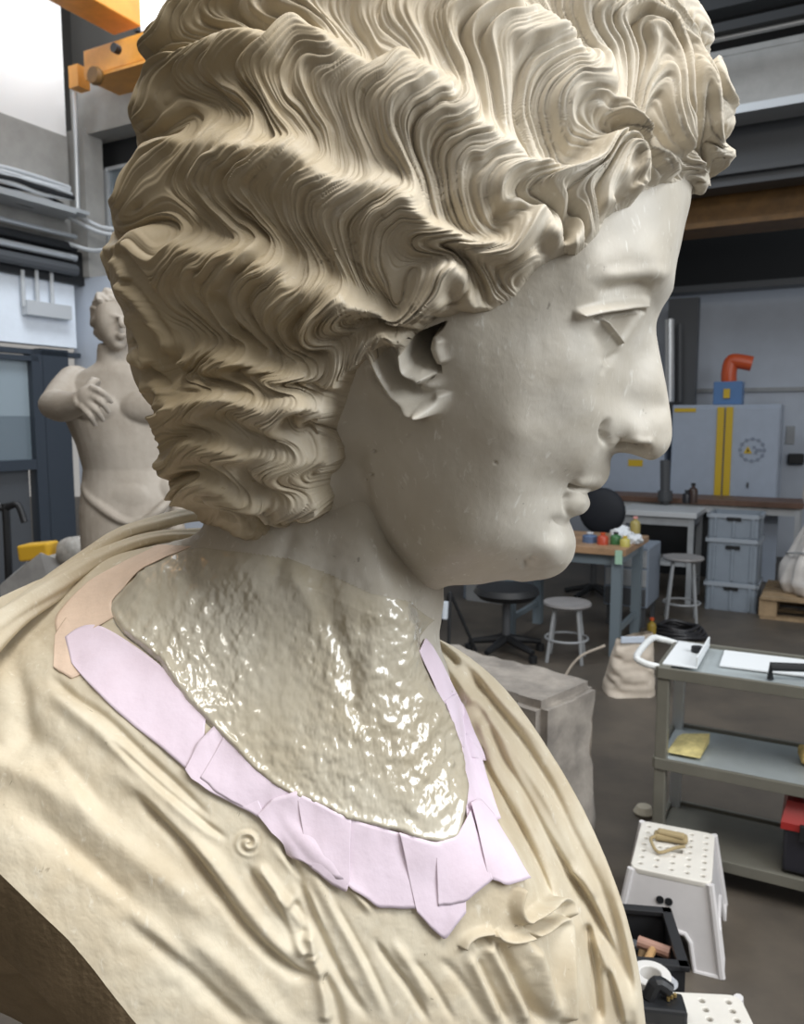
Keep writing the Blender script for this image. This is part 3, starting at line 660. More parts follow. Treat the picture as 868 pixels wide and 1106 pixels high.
# curl beside the tape
rad = np.hypot(GU-268, GV-910); th = np.arctan2(GV-910, GU-268)
D += np.where(cloth & (rad < 22), 4.5*np.exp(-(rad/14)**4)*(.5+.5*np.cos(rad*.62+th+1.5)), 0)
# weathered surface of the carved cloth
calm = 1-.75*np.clip((np.arange(NU)[:, None]-660)/90, 0, 1)
D += np.where(cloth, calm*(1.6*noise2(GU/30, GV/38, 51)+.8*noise2(GU/9, GV/11, 52)+.2*noise2(GU/3, GV/3, 53)), 0)
# the skin of the neck: sinew from behind the ear, hollow of the throat, softened toolmarks
skin = ~cloth
D += np.where(skin, k([(372,520),(392,580),(420,650),(448,720),(470,790)],22,7,.3) + k([(352,560),(350,640),(372,720),(400,790)],16,-6,.3) + k([(440,640),(452,700),(462,760)],16,-4,.3), 0)
D += np.where(skin, k([(296,600),(330,640),(356,700),(372,770)],10,4,.3) + k([(390,690),(380,740),(392,800)],9,-5,.3)+ k([(322,560),(304,600),(300,650)],10,-4,.3), 0)
D += np.where(skin, 2.0*noise2(GU/22, GV/26, 61)+.9*noise2(GU/8, GV/9, 62), 0)
cosv = ((C0-G)*GN).sum(2)/np.linalg.norm(C0-G, axis=2)
D = np.where(facing, D, 0)*np.clip(.85/np.maximum(cosv, .2), 1, 2.0)*np.clip(np.minimum(gs*12, 1), 0, 1)
MDIR = np.array([-.18, -.93, .32])               # the mantle's pleats stand out towards the front
GD = G + GN*(D*.95/FPX)[..., None] + MDIR*(DM*1.15/FPX)[..., None]
# the turned-back underside of the cut edge and the hollow back
Gm = GD[:, -1]; cen = Gm.mean(0)
edge_dir = np.array([.30, .62, -.30])
under = [Gm]
for f, dz in ((.012, .006), (.05, .105), (.08, .112), (.55, .09), (.97, .06)):
    q = Gm + (cen-Gm)*f; q[:, 2] = Gm[:, 2]*(1-f*.0)-dz; under.append(q)
bv = GD.reshape(-1, 3); bf = grid_faces(NU, NV)
t_ = np.cross(bv[bf[(SPAN[0]+SPAN[1])*(NV-1)+NV//2, 1]]-bv[bf[(SPAN[0]+SPAN[1])*(NV-1)+NV//2, 0]], bv[bf[(SPAN[0]+SPAN[1])*(NV-1)+NV//2, 3]]-bv[bf[(SPAN[0]+SPAN[1])*(NV-1)+NV//2, 0]])
if (t_ @ np.array([0, -1., 0])) < 0: bf = bf[:, ::-1]
uvf = np.c_[GU.ravel(), GV.ravel()]
isc = cloth.ravel()[bf].mean(1) > .5
MANTLE = [(470,670),(486,700),(500,742),(512,772),(530,815),(548,858),(574,916),(598,978),(612,1030),(618,1300),(900,1300),(900,600)]
col_i = np.arange(NU)[:, None]+0*np.zeros(NV, int)[None]
cs = np.cumsum(SPAN); back = (col_i > cs[5]+SPAN[6]//3) & (col_i < cs[8]-0)
man = (inside(GU, GV, MANTLE) & (col_i > cs[3]) & (col_i < cs[7])) | back
ism = man.ravel()[bf].mean(1) > .5
v_, f_, _ = submesh(bv, bf, isc & ~ism); np_mesh('tunic', v_, f_, M_DRAPE, bust)
v_, f_, _ = submesh(bv, bf, isc & ism); np_mesh('mantle', v_, f_, M_DRAPE, bust)
nv_, nf_, _ = submesh(bv, bf, ~isc)
np_mesh('head_and_neck', np.r_[HEADV, nv_], np.r_[HEADF, nf_+len(HEADV)], M_SKIN, bust)
uv_ = np.array(under).transpose(1, 0, 2); np_mesh('cut_underside', uv_.reshape(-1, 3), grid_faces(NU, len(under), 0, True), M_CUT, bust)
# rolled edge of the mantle behind the nape
def roll(name, pts, rads, ribs_):
    P_ = smooth_line(np.array([np.r_[at(*q), r] for q, r in zip(pts, rads)]), 24); m = MB()
    C_ = P_[:, :3]; T_ = np.gradient(C_, axis=0); T_ /= np.linalg.norm(T_, axis=1)[:, None]; nn = 40; vs = []
    for i in range(len(C_)):
        a = np.cross(T_[i], [0, 0, 1.]); a /= np.linalg.norm(a); b = np.cross(a, T_[i])
        q_ = np.linspace(0, 2*math.pi, nn, endpoint=False)
        r_ = P_[i, 3]*(1+ribs_*np.cos(3*q_+i*.05)+.5*ribs_*np.cos(7*q_+1+i*.09))
        vs.append(C_[i]+r_[:, None]*(np.cos(q_)[:, None]*a*1.25+np.sin(q_)[:, None]*b*.8))
    vs = np.array(vs); c0, c1 = vs[0].mean(0), vs[-1].mean(0)
    vs = np.r_[[c0+(vs[0]-c0)*.02-T_[0]*.012], [c0+(vs[0]-c0)*.7-T_[0]*.008], vs, [c1+(vs[-1]-c1)*.7+T_[-1]*.008], [c1+(vs[-1]-c1)*.02+T_[-1]*.012]]; f = []
    for i in range(len(vs)-1):
        for j in range(nn): f.append((i*nn+j, i*nn+(j+1) % nn, (i+1)*nn+(j+1) % nn, (i+1)*nn+j))
    return np_mesh(name, vs.reshape(-1, 3), np.array(f)[:, ::-1], M_DRAPE, bust)
roll('mantle_roll', [(330,586,1.28),(262,580,1.24),(208,578,1.20),(156,584,1.15),(100,608,1.09),(50,640,1.02),(10,668,.97),(-50,716,.9)], [.014,.013,.012,.0125,.017,.019,.019,.03], .10)
roll('mantle_roll', [(340,572,1.36),(270,562,1.31),(212,556,1.26),(158,569,1.20),(128,580,1.16),(100,598,1.12),(60,628,1.06),(16,662,1.0)], [.014,.014,.014,.0145,.0145,.014,.016,.016], .08)
# socle under the bust and the plinth it stands on
b_ = MB(); b_.lathe([(.0,.40),(.14,.40),(.155,.36),(.12,.32),(.11,.22),(.13,.14),(.19,.11),(.2,.03),(.2,0),(0,0)], (-.02, 1.13, .62), 40); b_.build('socle', M_DRAPE, bust, True)
M_PLY = mat('plinth board', (.42, .33, .22), .7, scale=3, var=.15)
pl = empty('wooden_plinth', (-.02, 1.13, 0), 'plain wooden plinth carrying the large marble bust, below the picture edge', 'plinth')
MB().box((-.02, 1.13, .6), (.5, .5, .04), bevel=.004).build('top_board', M_PLY, pl)
MB().box((-.02, 1.13, .29), (.42, .42, .58), bevel=.004).build('body', M_PLY, pl)

# ================================================================== WET GEL AND PAPER TAPE
bvh = BVHTree.FromPolygons([Vector(x) for x in bv[::1].tolist()], bf.tolist())
def hit(u, v):
    d = ray(float(u), float(v)); d = Vector(d).normalized(); loc, nor, i, dist = bvh.ray_cast(Vector(C0), d)
    return loc, nor
M_GEL = mat('wet cleaning gel', (.58, .535, .43), .2, scale=7, col2=(.45, .395, .29), coat=1., detail=8)
sel_ = gin.ravel()[bf].mean(1) > .5
lum = 4.0*np.clip(gd/4, 0, 1) + np.where(gd < 40, 1, 1)*(2.2*noise2(GU/13, GV/17, 71)+1.3*noise2(GU/5.2, GV/7.5, 72)+.45*noise2(GU/2.4, GV/3.8, 73))*(.45+.9*sstep(-.12, .25, noise2(GU/60, GV/50, 74)+.2)) + 1.6*np.exp(-((gd-6)/4)**2)
wet = sstep(560, 660, GV)*.75+.25
gall, _, _ = seg_dist(GU, GV, GELPOLY[26:]+GELPOLY[:1]); fade = np.clip(gall/22, .08, 1)   # brushed out thin towards the jaw
gg = G + GN*((D*(.9+.1*(1-fade))+(1.2+lum*wet)*fade)*.95/FPX)[..., None]
v_, f_, _ = submesh(gg.reshape(-1, 3), bf, sel_); gel = np_mesh('cleaning_gel', v_, f_, M_GEL)
tag(gel, 'clear glistening gel brushed over the neck and chest of the large marble bust', 'gel', kind='stuff')

M_TAPE = mat('pale pink paper', (.76, .645, .735), .75, scale=14, col2=(.72, .60, .68), bump=.15, bscale=90)
M_TAPE2 = mat('skin coloured paper', (.72, .55, .42), .75, scale=14, var=.06, bump=.2, bscale=90)
def tape(quad, label, off=.004, m=None, wav=.0022, seed=0):
    # quad: four corners (or a longer ring split in two sides) laid on the marble, following its curve
    A_, B_ = quad; nx, ny = 56, 20; A_ = resample(A_, nx); B_ = resample(B_, nx); x_ = np.arange(nx)
    A_ = A_+(A_-B_)/np.linalg.norm(A_-B_, axis=1)[:, None]*3; B_ = B_+(B_-A_)/np.linalg.norm(A_-B_, axis=1)[:, None]*(2.2*noise2(x_/3.1, x_*0., 90+seed)+1.2*noise2(x_/1.3, x_*0., 91+seed))[:, None]; top = []; ok = True
    for i in range(nx):
        for j in range(ny):
            f = j/(ny-1); u, v = A_[i]*(1-f)+B_[i]*f; loc, nor = hit(u, v)
            top.append(np.array(loc) if loc is not None else np.full(3, np.nan))
    top = np.array(top).reshape(nx, ny, 3)
    for _ in range(60):                          # where the sight line misses, carry on from the neighbours
        bad = np.isnan(top[..., 0])
        if not bad.any(): break
        pad = np.pad(top, ((1, 1), (1, 1), (0, 0)), constant_values=np.nan)
        nb = np.stack([pad[:-2, 1:-1], pad[2:, 1:-1], pad[1:-1, :-2], pad[1:-1, 2:]])
        with np.errstate(all='ignore'): mean = np.nanmean(nb, 0)
        top[bad] = mean[bad]
    for _ in range(14):                          # paper bridges the small hollows
        q = top.copy(); q[1:-1] = (top[:-2]+2*top[1:-1]+top[2:])/4; q[:, 1:-1] = (q[:, :-2]+2*q[:, 1:-1]+q[:, 2:])/4; top = q
    N_ = np.cross(np.gradient(top, axis=0), np.gradient(top, axis=1)); N_ /= np.linalg.norm(N_, axis=2)[..., None]+1e-12
    s_ = np.sign((N_*(C0-top)).sum(2).mean()); N_ *= s_
    uu_, vv_ = project(top); w = wav*1.3*(noise2(uu_/34, vv_/34, 80+seed)+.25*noise2(uu_/12, vv_/40, 81+seed))
    top = top+N_*(off*.55+w)[..., None]; bot = top-N_*.0008
    V_ = np.r_[top.reshape(-1, 3), bot.reshape(-1, 3)]; F_ = []; k_ = nx*ny
    for i in range(nx-1):
        for j in range(ny-1): a = i*ny+j; F_.append((a, a+1, a+ny+1, a+ny)); F_.append((k_+a, k_+a+ny, k_+a+ny+1, k_+a+1))
    ring = [(i, 0) for i in range(nx)]+[(nx-1, j) for j in range(1, ny)]+[(i, ny-1) for i in range(nx-2, -1, -1)]+[(0, j) for j in range(ny-2, 0, -1)]
    for (i, j), (i2, j2) in zip(ring, ring[1:]+ring[:1]): a, b = i*ny+j, i2*ny+j2; F_.append((a, b, k_+b, k_+a))
    o = np_mesh('paper_tape', V_, np.array(F_), m or M_TAPE)
    bm_ = bmesh.new(); bm_.from_mesh(o.data); bmesh.ops.recalc_face_normals(bm_, faces=bm_.faces); bm_.to_mesh(o.data); bm_.free()
    return tag(o, label, 'tape', 'paper tape round the neck of the bust')
tape(([(122,668),(116,652),(150,616),(204,590)], [(66,700),(58,668),(96,628),(170,590)]), 'skin coloured paper strip under the rolled mantle, left of the gel', .003, M_TAPE2, seed=1)
tape(([(60,690),(74,668),(104,652)], [(58,722),(78,734),(92,726)]), 'small skin coloured paper scrap at the left end of the tape', .003, M_TAPE2, seed=2)
tape(([(72,693),(86,680),(106,677),(128,690),(152,706),(180,728),(206,756),(222,776)], [(78,718),(94,738),(116,760),(144,784),(166,802),(186,818),(204,834),(218,846)]), 'longest pink paper tape, with rounded left end on the left shoulder', .006, seed=3)
tape(([(202,834),(214,806),(236,784),(244,792)], [(206,840),(228,856),(264,874),(290,888)]), 'pale pink tape piece with torn end, right of the longest tape', .009, seed=4)
tape(([(244,792),(262,816),(290,844),(318,860)], [(216,840),(236,858),(262,872),(284,884)]), 'pale pink tape piece, left of the button curl pleat', .008, seed=5)
tape(([(280,882),(296,864),(320,856)], [(300,908),(330,932),(374,952)]), 'pink tape piece right beside the small carved curl', .011, seed=6)
tape(([(320,858),(350,872),(378,888)], [(330,930),(350,948),(376,962)]), 'pink tape piece under the gel drips, with an upright crease', .012, seed=7)
tape(([(374,886),(410,896),(440,904)], [(372,956),(408,980),(452,980)]), 'broad pink tape piece at the middle of the neckline', .009, seed=8)
tape(([(430,900),(470,912),(500,896)], [(448,984),(478,1014),(500,984)]), 'lowest pink tape piece, pointing down below the tip of the gel', .012, seed=9)
tape(([(468,912),(490,906),(504,880)], [(470,976),(500,972),(528,948)]), 'pink tape piece right of the tip of the gel', .014, seed=10)
tape(([(502,872),(512,868),(528,886)], [(524,948),(544,956),(566,950)]), 'slanting pink tape end, rightmost on the front of the chest', .016, seed=11)
tape(([(494,800),(504,796),(514,812)], [(502,888),(520,894),(538,886)]), 'pink tape piece on the right edge of the gel, second from the top', .008, seed=12)
tape(([(478,760),(490,752),(502,764)], [(494,806),(508,822),(522,822)]), 'short pink tape piece between the neck and the mantle folds', .008, seed=13)
tape(([(452,706),(458,692),(466,700)], [(474,756),(486,770),(506,780)]), 'topmost pink tape piece, at the far side of the neck', .006, seed=14)
# ================================================================== THINGS ALONG THE WALLS
# orange travelling crane, upper left
cr_ = empty('crane_girder', at(140, 60, 6.6), 'orange travelling crane girder at the upper left corner', 'crane')
m = MB(); c, w, h_ = obox(m, 90, 430, 49, 79, 6.6, .22, .01, ur=108); obox(m, 92, 430, 79, 82, 6.55, .34, ur=108); m.build('end_beam', M_ORANGE, cr_)
m = MB(); b = at(137, 12, 6.65); a = b-E2*6.5
dv = b-a; L_ = float(np.linalg.norm(dv)); m.box((a+b)/2, (.30, L_, .30), math.atan2(-dv[0], dv[1]), .01, rx=math.asin(dv[2]/L_)); m.build('bridge_beam', M_ORANGE, cr_)
m = MB(); obox(m, 74, 84, 70, 94, 6.9, .12); m.build('buffer', M_ORANGE, cr_)
m = MB(); q = at(128, 54, 6.4); m.lathe([(.0, 0), (.035, 0), (.035, .05), (0, .05)], q, 16, Matrix.Rotation(RZ, 4, 'Z') @ Matrix.Rotation(R(90), 4, 'X')); m.build('bolt', M_DARK, cr_)
m = MB(); q = at(103, 82, 6.5); m.lathe([(0, -.03), (.06, -.03), (.07, 0), (.06, .03), (0, .03)], q, 20, Matrix.Rotation(RZ, 4, 'Z') @ Matrix.Rotation(R(90), 4, 'X')); m.build('wheel', M_BROWN, cr_)
# cable trays and pipes along the left wall
def wall_run(v_mid, off, r=None, hh=None, dep=.1, u0=-120, u1=82, m=None):
    a = on_plane(u0, v_mid-(40-u0)*.36, CL+E1*off, E1); b = on_plane(u1, v_mid+(u1-40)*.36, CL+E1*off, E1); z = on_plane(40, v_mid, CL+E1*off, E1)[2]; a[2] = b[2] = z
    m = m or MB()
    if r: m.tube([a, b], r, 10)
    else: c = (a+b)/2; m.box(c, (dep, float(np.linalg.norm((b-a)[:2])), hh), RZ)
    return m, a, b
ct = empty('cable_tray', CL, 'galvanised cable tray full of grey cables along the left wall', 'cable tray')
m, a, b = wall_run(222, .16, hh=.03, dep=.34); m.build('tray_floor', M_GALV, ct)
m, a, b = wall_run(217, .34, hh=.035, dep=.012)
m.build('side_rail', M_GALV, ct)
m = MB()
rng = random.Random(4)
mdk = MB()
for i in range(18):
    a2, b2 = a.copy(), b.copy(); o_ = rng.uniform(-.28, -.02); z_ = rng.uniform(.02, .24)*(1-abs(o_)/.5)
    pts = [a2+(b2-a2)*f+E1*(o_+rng.uniform(-.015, .015))+np.array([0, 0, z_+rng.uniform(-.01, .02)]) for f in np.linspace(0, 1, 7)]
    (m if i % 3 else mdk).tube(pts, rng.uniform(.010, .018), 8, sub=3)
m.build('cable_bundle', M_LGREY, ct); mdk.build('cable_bundle', M_DARK, ct)
pts_ = [(-120, 236), (-40, 262), (40, 268)]
for v_, lab, r_, mm in [(246, 'pale pipe just under the cable tray on the left wall', .022, M_GALV), (258, 'dark pipe between the two pale pipes on the left wall', .035, M_DARK), (270, 'lowest pale pipe above the three conduits on the left wall', .03, M_GALV), (284, 'dark grey duct right above the white wall on the left', .05, M_DGREY)]:
    m, _, _ = wall_run(v_, .10, r=r_); tag(m.build('pipe', mm), lab, 'pipe', 'pipes on the left wall')
for i, (pp, lab) in enumerate([([(60, 222), (90, 236), (112, 246), (150, 250)], 'upper of the loose grey cables sagging from the tray behind the curls'), ([(60, 226), (88, 242), (112, 252), (150, 256)], 'lower of the two close loose grey cables behind the curls'), ([(70, 262), (96, 270), (112, 270), (150, 266)], 'lowest loose white cable dipping behind the knot of hair')]):
    tag(MB().tube([at(u, v, 7.0-.02*j) for j, (u, v) in enumerate(pp)], .018, 8, sub=6).build('loose_cable', M_LGREY), lab, 'cable')
m = MB(); m.tube([at(81, 100, 7.05), at(84, 228, 7.05)], .02); tag(m.build('conduit', M_GALV), 'upright grey conduit beside the concrete lintel, upper left', 'pipe')
cb = empty('conduit_box', at(46, 335, 7.0), 'grey switch box with three upright conduits on the white left wall', 'switch box')
m = MB(); sbox(m, 22, 70, 328, 343, .07, off=.09); m.build('housing', M_LGREY, cb)
for u in (26, 41, 57):
    a = on_plane(u, 331, CL+E1*.05, E1); b = a.copy(); b[2] = on_plane(u, 292, CL+E1*.05, E1)[2]; MB().tube([a, b], .018, 8).build('conduit', M_LGREY, cb)

# white safety cabinets at the far right
M_CAB = mat('cabinet enamel', (.40, .46, .56), .35, var=.03)
M_YEL = mat('warning yellow', (.66, .45, .03), .45)
M_BLUE = mat('blue enamel', (.10, .22, .46), .4)
M_RED = mat('orange red plastic', (.62, .10, .03), .35)
def cabinet(u0, u1, v0, v1, Y, label, strip=None):
    c, w, h_ = orect(u0, u1, v0, v1, Y); hh = c[2]+h_/2; t = empty('safety_cabinet', (c[0], c[1], 0), label, 'cabinet')
    m = MB(); m.box((*(c+E2*.31)[:2], hh/2), (w, .58, hh), RZ, .01); m.build('body', M_CAB, t)
    ds = [(-.25, .5)] if strip is None else [(-.27, .44), (.27, .44)]
    for o_, f in ds:
        d = c+E1*(o_*w if strip is not None else 0)
        m = MB(); m.box((*(d)[:2], hh/2), (w*(f if strip is not None else .94), .03, hh*.96), RZ, .006); m.build('door', M_CAB, t)
    return t, c, w, hh
t, c, w, hh = cabinet(724, 841, 437, 541, 9.2, 'white safety cabinet with yellow stripes between its doors', True)
for o_ in (-.035, .045):
    m = MB(); m.box((*(c+E1*o_*w-E2*.02)[:2], hh/2), (.065*w, .03, hh*.97), RZ, .004); m.build('edge_strip', M_YEL, t)
def on_cab(u, v, off=.022): return on_plane(u, v, c-E2*off, E2)
q = on_cab(812, 486); FR = Matrix.Rotation(RZ, 4, 'Z') @ Matrix.Rotation(R(90), 4, 'X')
m = MB()                                         # ring of small round pictograms
for a in np.linspace(0, 2*math.pi, 12, endpoint=False):
    m.lathe([(0, 0), (.021, 0), (.021, .002), (0, .002)], q+E1*.125*math.cos(a)+np.array([0, 0, .125*math.sin(a)]), 12, FR)
m.tube([q+E1*.125*math.cos(a)+np.array([0, 0, .125*math.sin(a)]) for a in np.linspace(0, 2*math.pi, 40, endpoint=False)], .003, 6, True)
for x, z in ((.02, .03), (.04, -.03), (.05, .0), (.085, 0)): m.box(q+E1*x+np.array([0, 0, z]), (.09 if x > .1 else .034, .003, .006 if x > .1 else .034), RZ)
m.build('safety_emblem', mat('emblem grey', (.24, .28, .36), .5), t)
m = MB(); m.prism([(-.045, -.04), (.045, -.04), (0, .045)], .003, Matrix.Translation(q-E1*.045) @ FR); m.build('warning_triangle', M_YEL, t)
m = MB(); m.prism([(-.014, -.022), (.014, -.022), (0, .022)], .004, Matrix.Translation(q-E1*.045-E2*.002) @ FR); m.build('triangle_mark', M_DARK, t)
m = MB(); a = on_cab(731, 443); m.box(a+E1*.09, (.24, .004, .045), RZ); m.build('yellow_label', M_YEL, t)
m = MB(); a = on_cab(807, 524); m.box(a, (.02, .03, .06), RZ, .004); m.build('handle', M_DGREY, t)
t2, c, w, hh = cabinet(648, 716, 470, 541, 9.6, 'low grey cabinet behind the marble nose and lips')
m = MB(); a = on_plane(686, 500, c-E2*.02, E2); m.box(a, (.17, .004, .08), RZ); m.build('yellow_label', M_YEL, t2)
ex = empty('extraction_unit', at(785, 437, 9.2), 'blue box with orange elbow pipe on top of the white cabinet', 'vent')
m = MB(); obox(m, 770, 801, 412, 437, 9.3, .28, .01); m.build('housing', M_BLUE, ex)
m = MB(); obox(m, 781, 788, 420, 430, 9.28, .01); m.build('label', M_YEL, ex)
z0 = at(787, 412, 9.4); e_ = at(787, 394, 9.4); f_ = at(812, 393, 9.3)
M_ = MB(); M_.tube([z0, z0*.5+e_*.5, e_+np.array([.03, 0, .03]), e_*.6+f_*.4+np.array([0, 0, .035]), f_], .085, 16, sub=6)
M_.build('elbow_pipe', M_RED, ex)
m = MB(); m.tube([at(723, 345, 9.85), at(723, 434, 9.85)], .055, 14); tag(m.build('downpipe', M_GALV), 'bright round downpipe beside the marble nose', 'pipe')
m = MB(); m.tube([at(734, 350, 9.9), at(734, 434, 9.9)], .03, 10); tag(m.build('downpipe', M_DGREY), 'thin dark pipe right of the bright downpipe', 'pipe')
m = MB(); m.tube([at(718, 497, 8.3), at(718, 545, 8.3)], .05, 12); m.tube([at(718, 530, 8.3), at(718, 541, 8.3)], .075, 12); tag(m.build('standpipe', M_DGREY), 'dark standpipe on the bench below the marble nose', 'pipe')
sw = empty('wall_switch', at(853, 470, 9.9), 'grey wall socket with hanging black plugs, right of the cabinets', 'socket')
m = MB(); obox(m, 848, 858, 460, 480, 9.9, .08, .01); m.build('housing', M_GREY, sw)
m = MB(); obox(m, 850, 868, 490, 502, 9.8, .1, .02); m.build('plug', M_DARK, sw)

# long brown bench below the cabinets
M_TOPB = mat('brown bench wood', (.15, .085, .06), .5, var=.2, scale=6)
M_WOOD = mat('worn table wood', (.34, .21, .12), .5, var=.2, scale=5)
def table(name, u, v, Y, wid, dep, z, label, top_m, leg_m, th=.04, lt=.05, under=None, cat='table'):
    a = at(u, v, Y); t = empty(name, (a[0], a[1], 0), label, cat)       # a: front right corner of the top
    c = a-E1*wid/2+E2*dep/2
    MB().box((c[0], c[1], z-th/2), (wid, dep, th), RZ, .004).build('tabletop', top_m, t)
    for sx in (-1, 1):
        for sy in (-1, 1):
            p_ = c+E1*sx*(wid/2-lt)+E2*sy*(dep/2-lt); MB().box((p_[0], p_[1], (z-th)/2), (lt, lt, z-th), RZ).build('leg', leg_m, t)
    for sy in (-1, 1): p_ = c+E2*sy*(dep/2-lt); MB().box((p_[0], p_[1], z-th-.04), (wid-.1, .03, .08), RZ).build('apron_rail', leg_m, t)
    for sx in (-1, 1): p_ = c+E1*sx*(wid/2-lt); MB().box((p_[0], p_[1], z-th-.04), (.03, dep-.1, .08), RZ).build('apron_rail', leg_m, t); MB().box((p_[0], p_[1], .18), (.03, dep-.1, .04), RZ).build('foot_rail', leg_m, t)
    return t, c
t, bc = table('workbench', 868, 542, 7.9, 2.9, .55, .885, 'long brown topped bench standing before the safety cabinets', M_TOPB, M_LGREY, .06)
wt, wc = table('work_table', 676, 577, 5.55, .95, .8, .80, 'wooden topped work table on blue grey steel legs', M_WOOD, mat('blue grey steel', (.16, .20, .23), .4), .05, .07)
for n_, u0, u1, Y_, mm in (('bench_dark_sheet', 690, 772, 8.75, M_DARK), ('side_panel', 800, 838, 8.35, M_CAB)):  # the first is a dark sheet added for the darkness under the bench
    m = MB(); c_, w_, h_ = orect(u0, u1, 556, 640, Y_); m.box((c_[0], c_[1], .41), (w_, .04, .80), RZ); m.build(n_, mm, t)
MB().box(on_plane(668, 602, wc-E2*.4+E1*.42, E2)-E2*.0, (.05, .01, .10), RZ).build('green_sticker', mat('pale green sticker', (.35, .55, .42), .6), wt)
sl, sc = table('metal_table', 752, 560, 7.25, .72, .6, .86, 'pale grey metal frame table behind the wooden work table', M_LGREY, M_GREY, .05, .05)
MB().box((sc[0], sc[1], .36), (.62, .5, .03), RZ).build('shelf', M_GREY, sl)
dk = empty('drawer_unit', wc+E1*.35+E2*.9, 'blue grey drawer unit on wheels behind the work table', 'drawers')
dc = wc+E1*.27+E2*.80
MB().box((dc[0], dc[1], .42), (.36, .5, .5), RZ, .01).build('carcass', mat('blue grey enamel', (.22, .26, .32), .4), dk)
for k_ in range(3): q = dc-E2*.255; MB().box((q[0], q[1], .26+k_*.16), (.33, .02, .14), RZ, .004).build('drawer', M_DGREY if k_ == 0 else M_GREY, dk)
for sx in (-1, 1):
    for sy in (-1, 1): q = dc+E1*sx*.14+E2*sy*.2; MB().box((q[0], q[1], .085), (.03, .05, .17), RZ).build('leg', M_DGREY, dk)
# small things on the tables
def bottle(u, v, Y, h_, r, mcol, label, z, cap=None, cat='bottle', name='bottle'):
    q = at(u, v, Y); t = empty(name, (q[0], q[1], z), label, cat)
    MB().lathe([(0, 0), (r, 0), (r, h_*.62), (r*.85, h_*.72), (r*.38, h_*.8), (r*.38, h_*.92), (0, h_*.92)], (q[0], q[1], z), 18).build('body', mcol, t, True)
    MB().lathe([(0, 0), (r*.48, 0), (r*.48, h_*.12), (0, h_*.12)], (q[0], q[1], z+h_*.88), 14).build('cap', cap or M_DARK, t, True); return t
mk = lambda n_, c_: mat(n_, c_, .35)
bottle(748, 541, 7.95, .20, .045, mk('brown glass', (.05, .03, .025)), 'dark brown bottle standing on the long bench', .885)
bottle(741, 541, 7.95, .13, .04, mk('black plastic', (.015, .015, .02)), 'squat black bottle left of the brown bottle on the long bench', .885)
bottle(651, 575, 5.8, .085, .04, mk('red plastic', (.45, .07, .035)), 'red plastic jar on the corner of the work table', .80, M_RED)
bottle(665, 577, 5.8, .09, .04, mk('green plastic', (.05, .16, .06)), 'dark green jar in the middle of the work table corner', .80)
bottle(675, 579, 5.7, .075, .036, mk('pale yellow plastic', (.50, .45, .12)), 'pale yellow jar at the very corner of the work table', .80, M_YEL)
bottle(637, 575, 5.9, .075, .055, mk('blue plastic', (.10, .15, .26)), 'blue tub left of the red jar on the work table', .80, mk('white cap', (.7, .72, .75)))
bottle(686, 562, 6.35, .14, .04, mk('yellow bottle', (.36, .30, .1)), 'small yellow bottle with pink cap behind the paper pile', .80, mk('pink cap', (.75, .35, .33)))
def crumple(name, u, v, Y, z, r, mcol, label, cat, sq=(1, 1, .8), seed=0):
    q = at(u, v, Y); bm_ = bmesh.new(); bmesh.ops.create_icosphere(bm_, subdivisions=3, radius=r); rg = random.Random(seed)
    co = np.array([x.co[:] for x in bm_.verts]); nn = noise2(co[:, 0]/r*1.7+seed, co[:, 1]/r*1.7+co[:, 2]/r*2.1, seed)+.6*noise2(co[:, 0]/r*4, co[:, 2]/r*4+co[:, 1]/r*3, seed+1)
    for x, k_ in zip(bm_.verts, nn): x.co = x.co*(1+.55*k_); x.co.x *= sq[0]; x.co.y *= sq[1]; x.co.z = max(x.co.z*sq[2], -r*.55*sq[2])
    m = MB(); m._merge(bm_, Matrix.Translation((q[0], q[1], z+r*.55*sq[2]))); return tag(m.build(name, mcol), label, cat)
M_PAPER = mk('white paper', (.68, .71, .74))
crumple('paper_towel', 672, 566, 6.0, .80, .08, M_PAPER, 'crumpled white paper towel behind the green jar', 'paper', seed=2)
crumple('paper_towel', 684, 572, 5.85, .80, .06, M_PAPER, 'small crumpled paper lying right of the jars', 'paper', seed=3)

# stacked grey crates
M_CRATE = mat('grey crate plastic', (.24, .28, .33), .45, var=.05); M_CRATE2 = mat('pale crate rim', (.34, .38, .43), .4)
fc_ = floor_at(788, 660); cz = 0.
for k_, (lab, hh) in enumerate([('lower and shallow grey plastic crate at the bottom of the stack', .26), ('tall grey plastic crate in the middle of the stack', .40), ('top grey crate of the stack with a white paper inside', .22)]):
    c = fc_+E2*.2; t = empty('plastic_crate', (c[0], c[1], cz), lab, 'crate', 'stacked grey crates')
    m = MB(); w_, d_ = .43, .40
    for s in (-1, 1):
        p_ = c+E1*s*(w_/2-.008); m.box((p_[0], p_[1], cz+hh/2), (.016, d_, hh), RZ); p_ = c+E2*s*(d_/2-.008); m.box((p_[0], p_[1], cz+hh/2), (w_, .016, hh), RZ)
    m.box((c[0], c[1], cz+.01), (w_, d_, .02), RZ)
    for f in (-.36, 0, .36): p_ = c+E1*f*w_-E2*(d_/2+.006); m.box((p_[0], p_[1], cz+hh*.45), (.02, .014, hh*.8), RZ)
    m.build('body', M_CRATE, t)
    m = MB()
    for s in (-1, 1):
        p_ = c+E1*s*(w_/2); m.box((p_[0], p_[1], cz+hh-.02), (.03, d_+.03, .035), RZ); p_ = c+E2*s*(d_/2); m.box((p_[0], p_[1], cz+hh-.02), (w_+.03, .03, .035), RZ)
    m.build('rim', M_CRATE2, t)
    p_ = c-E2*(d_/2+.01); MB().box((p_[0], p_[1], cz+hh*.8), (.12, .012, .035), RZ, .004).build('handle', M_DARK, t)
    cz += hh
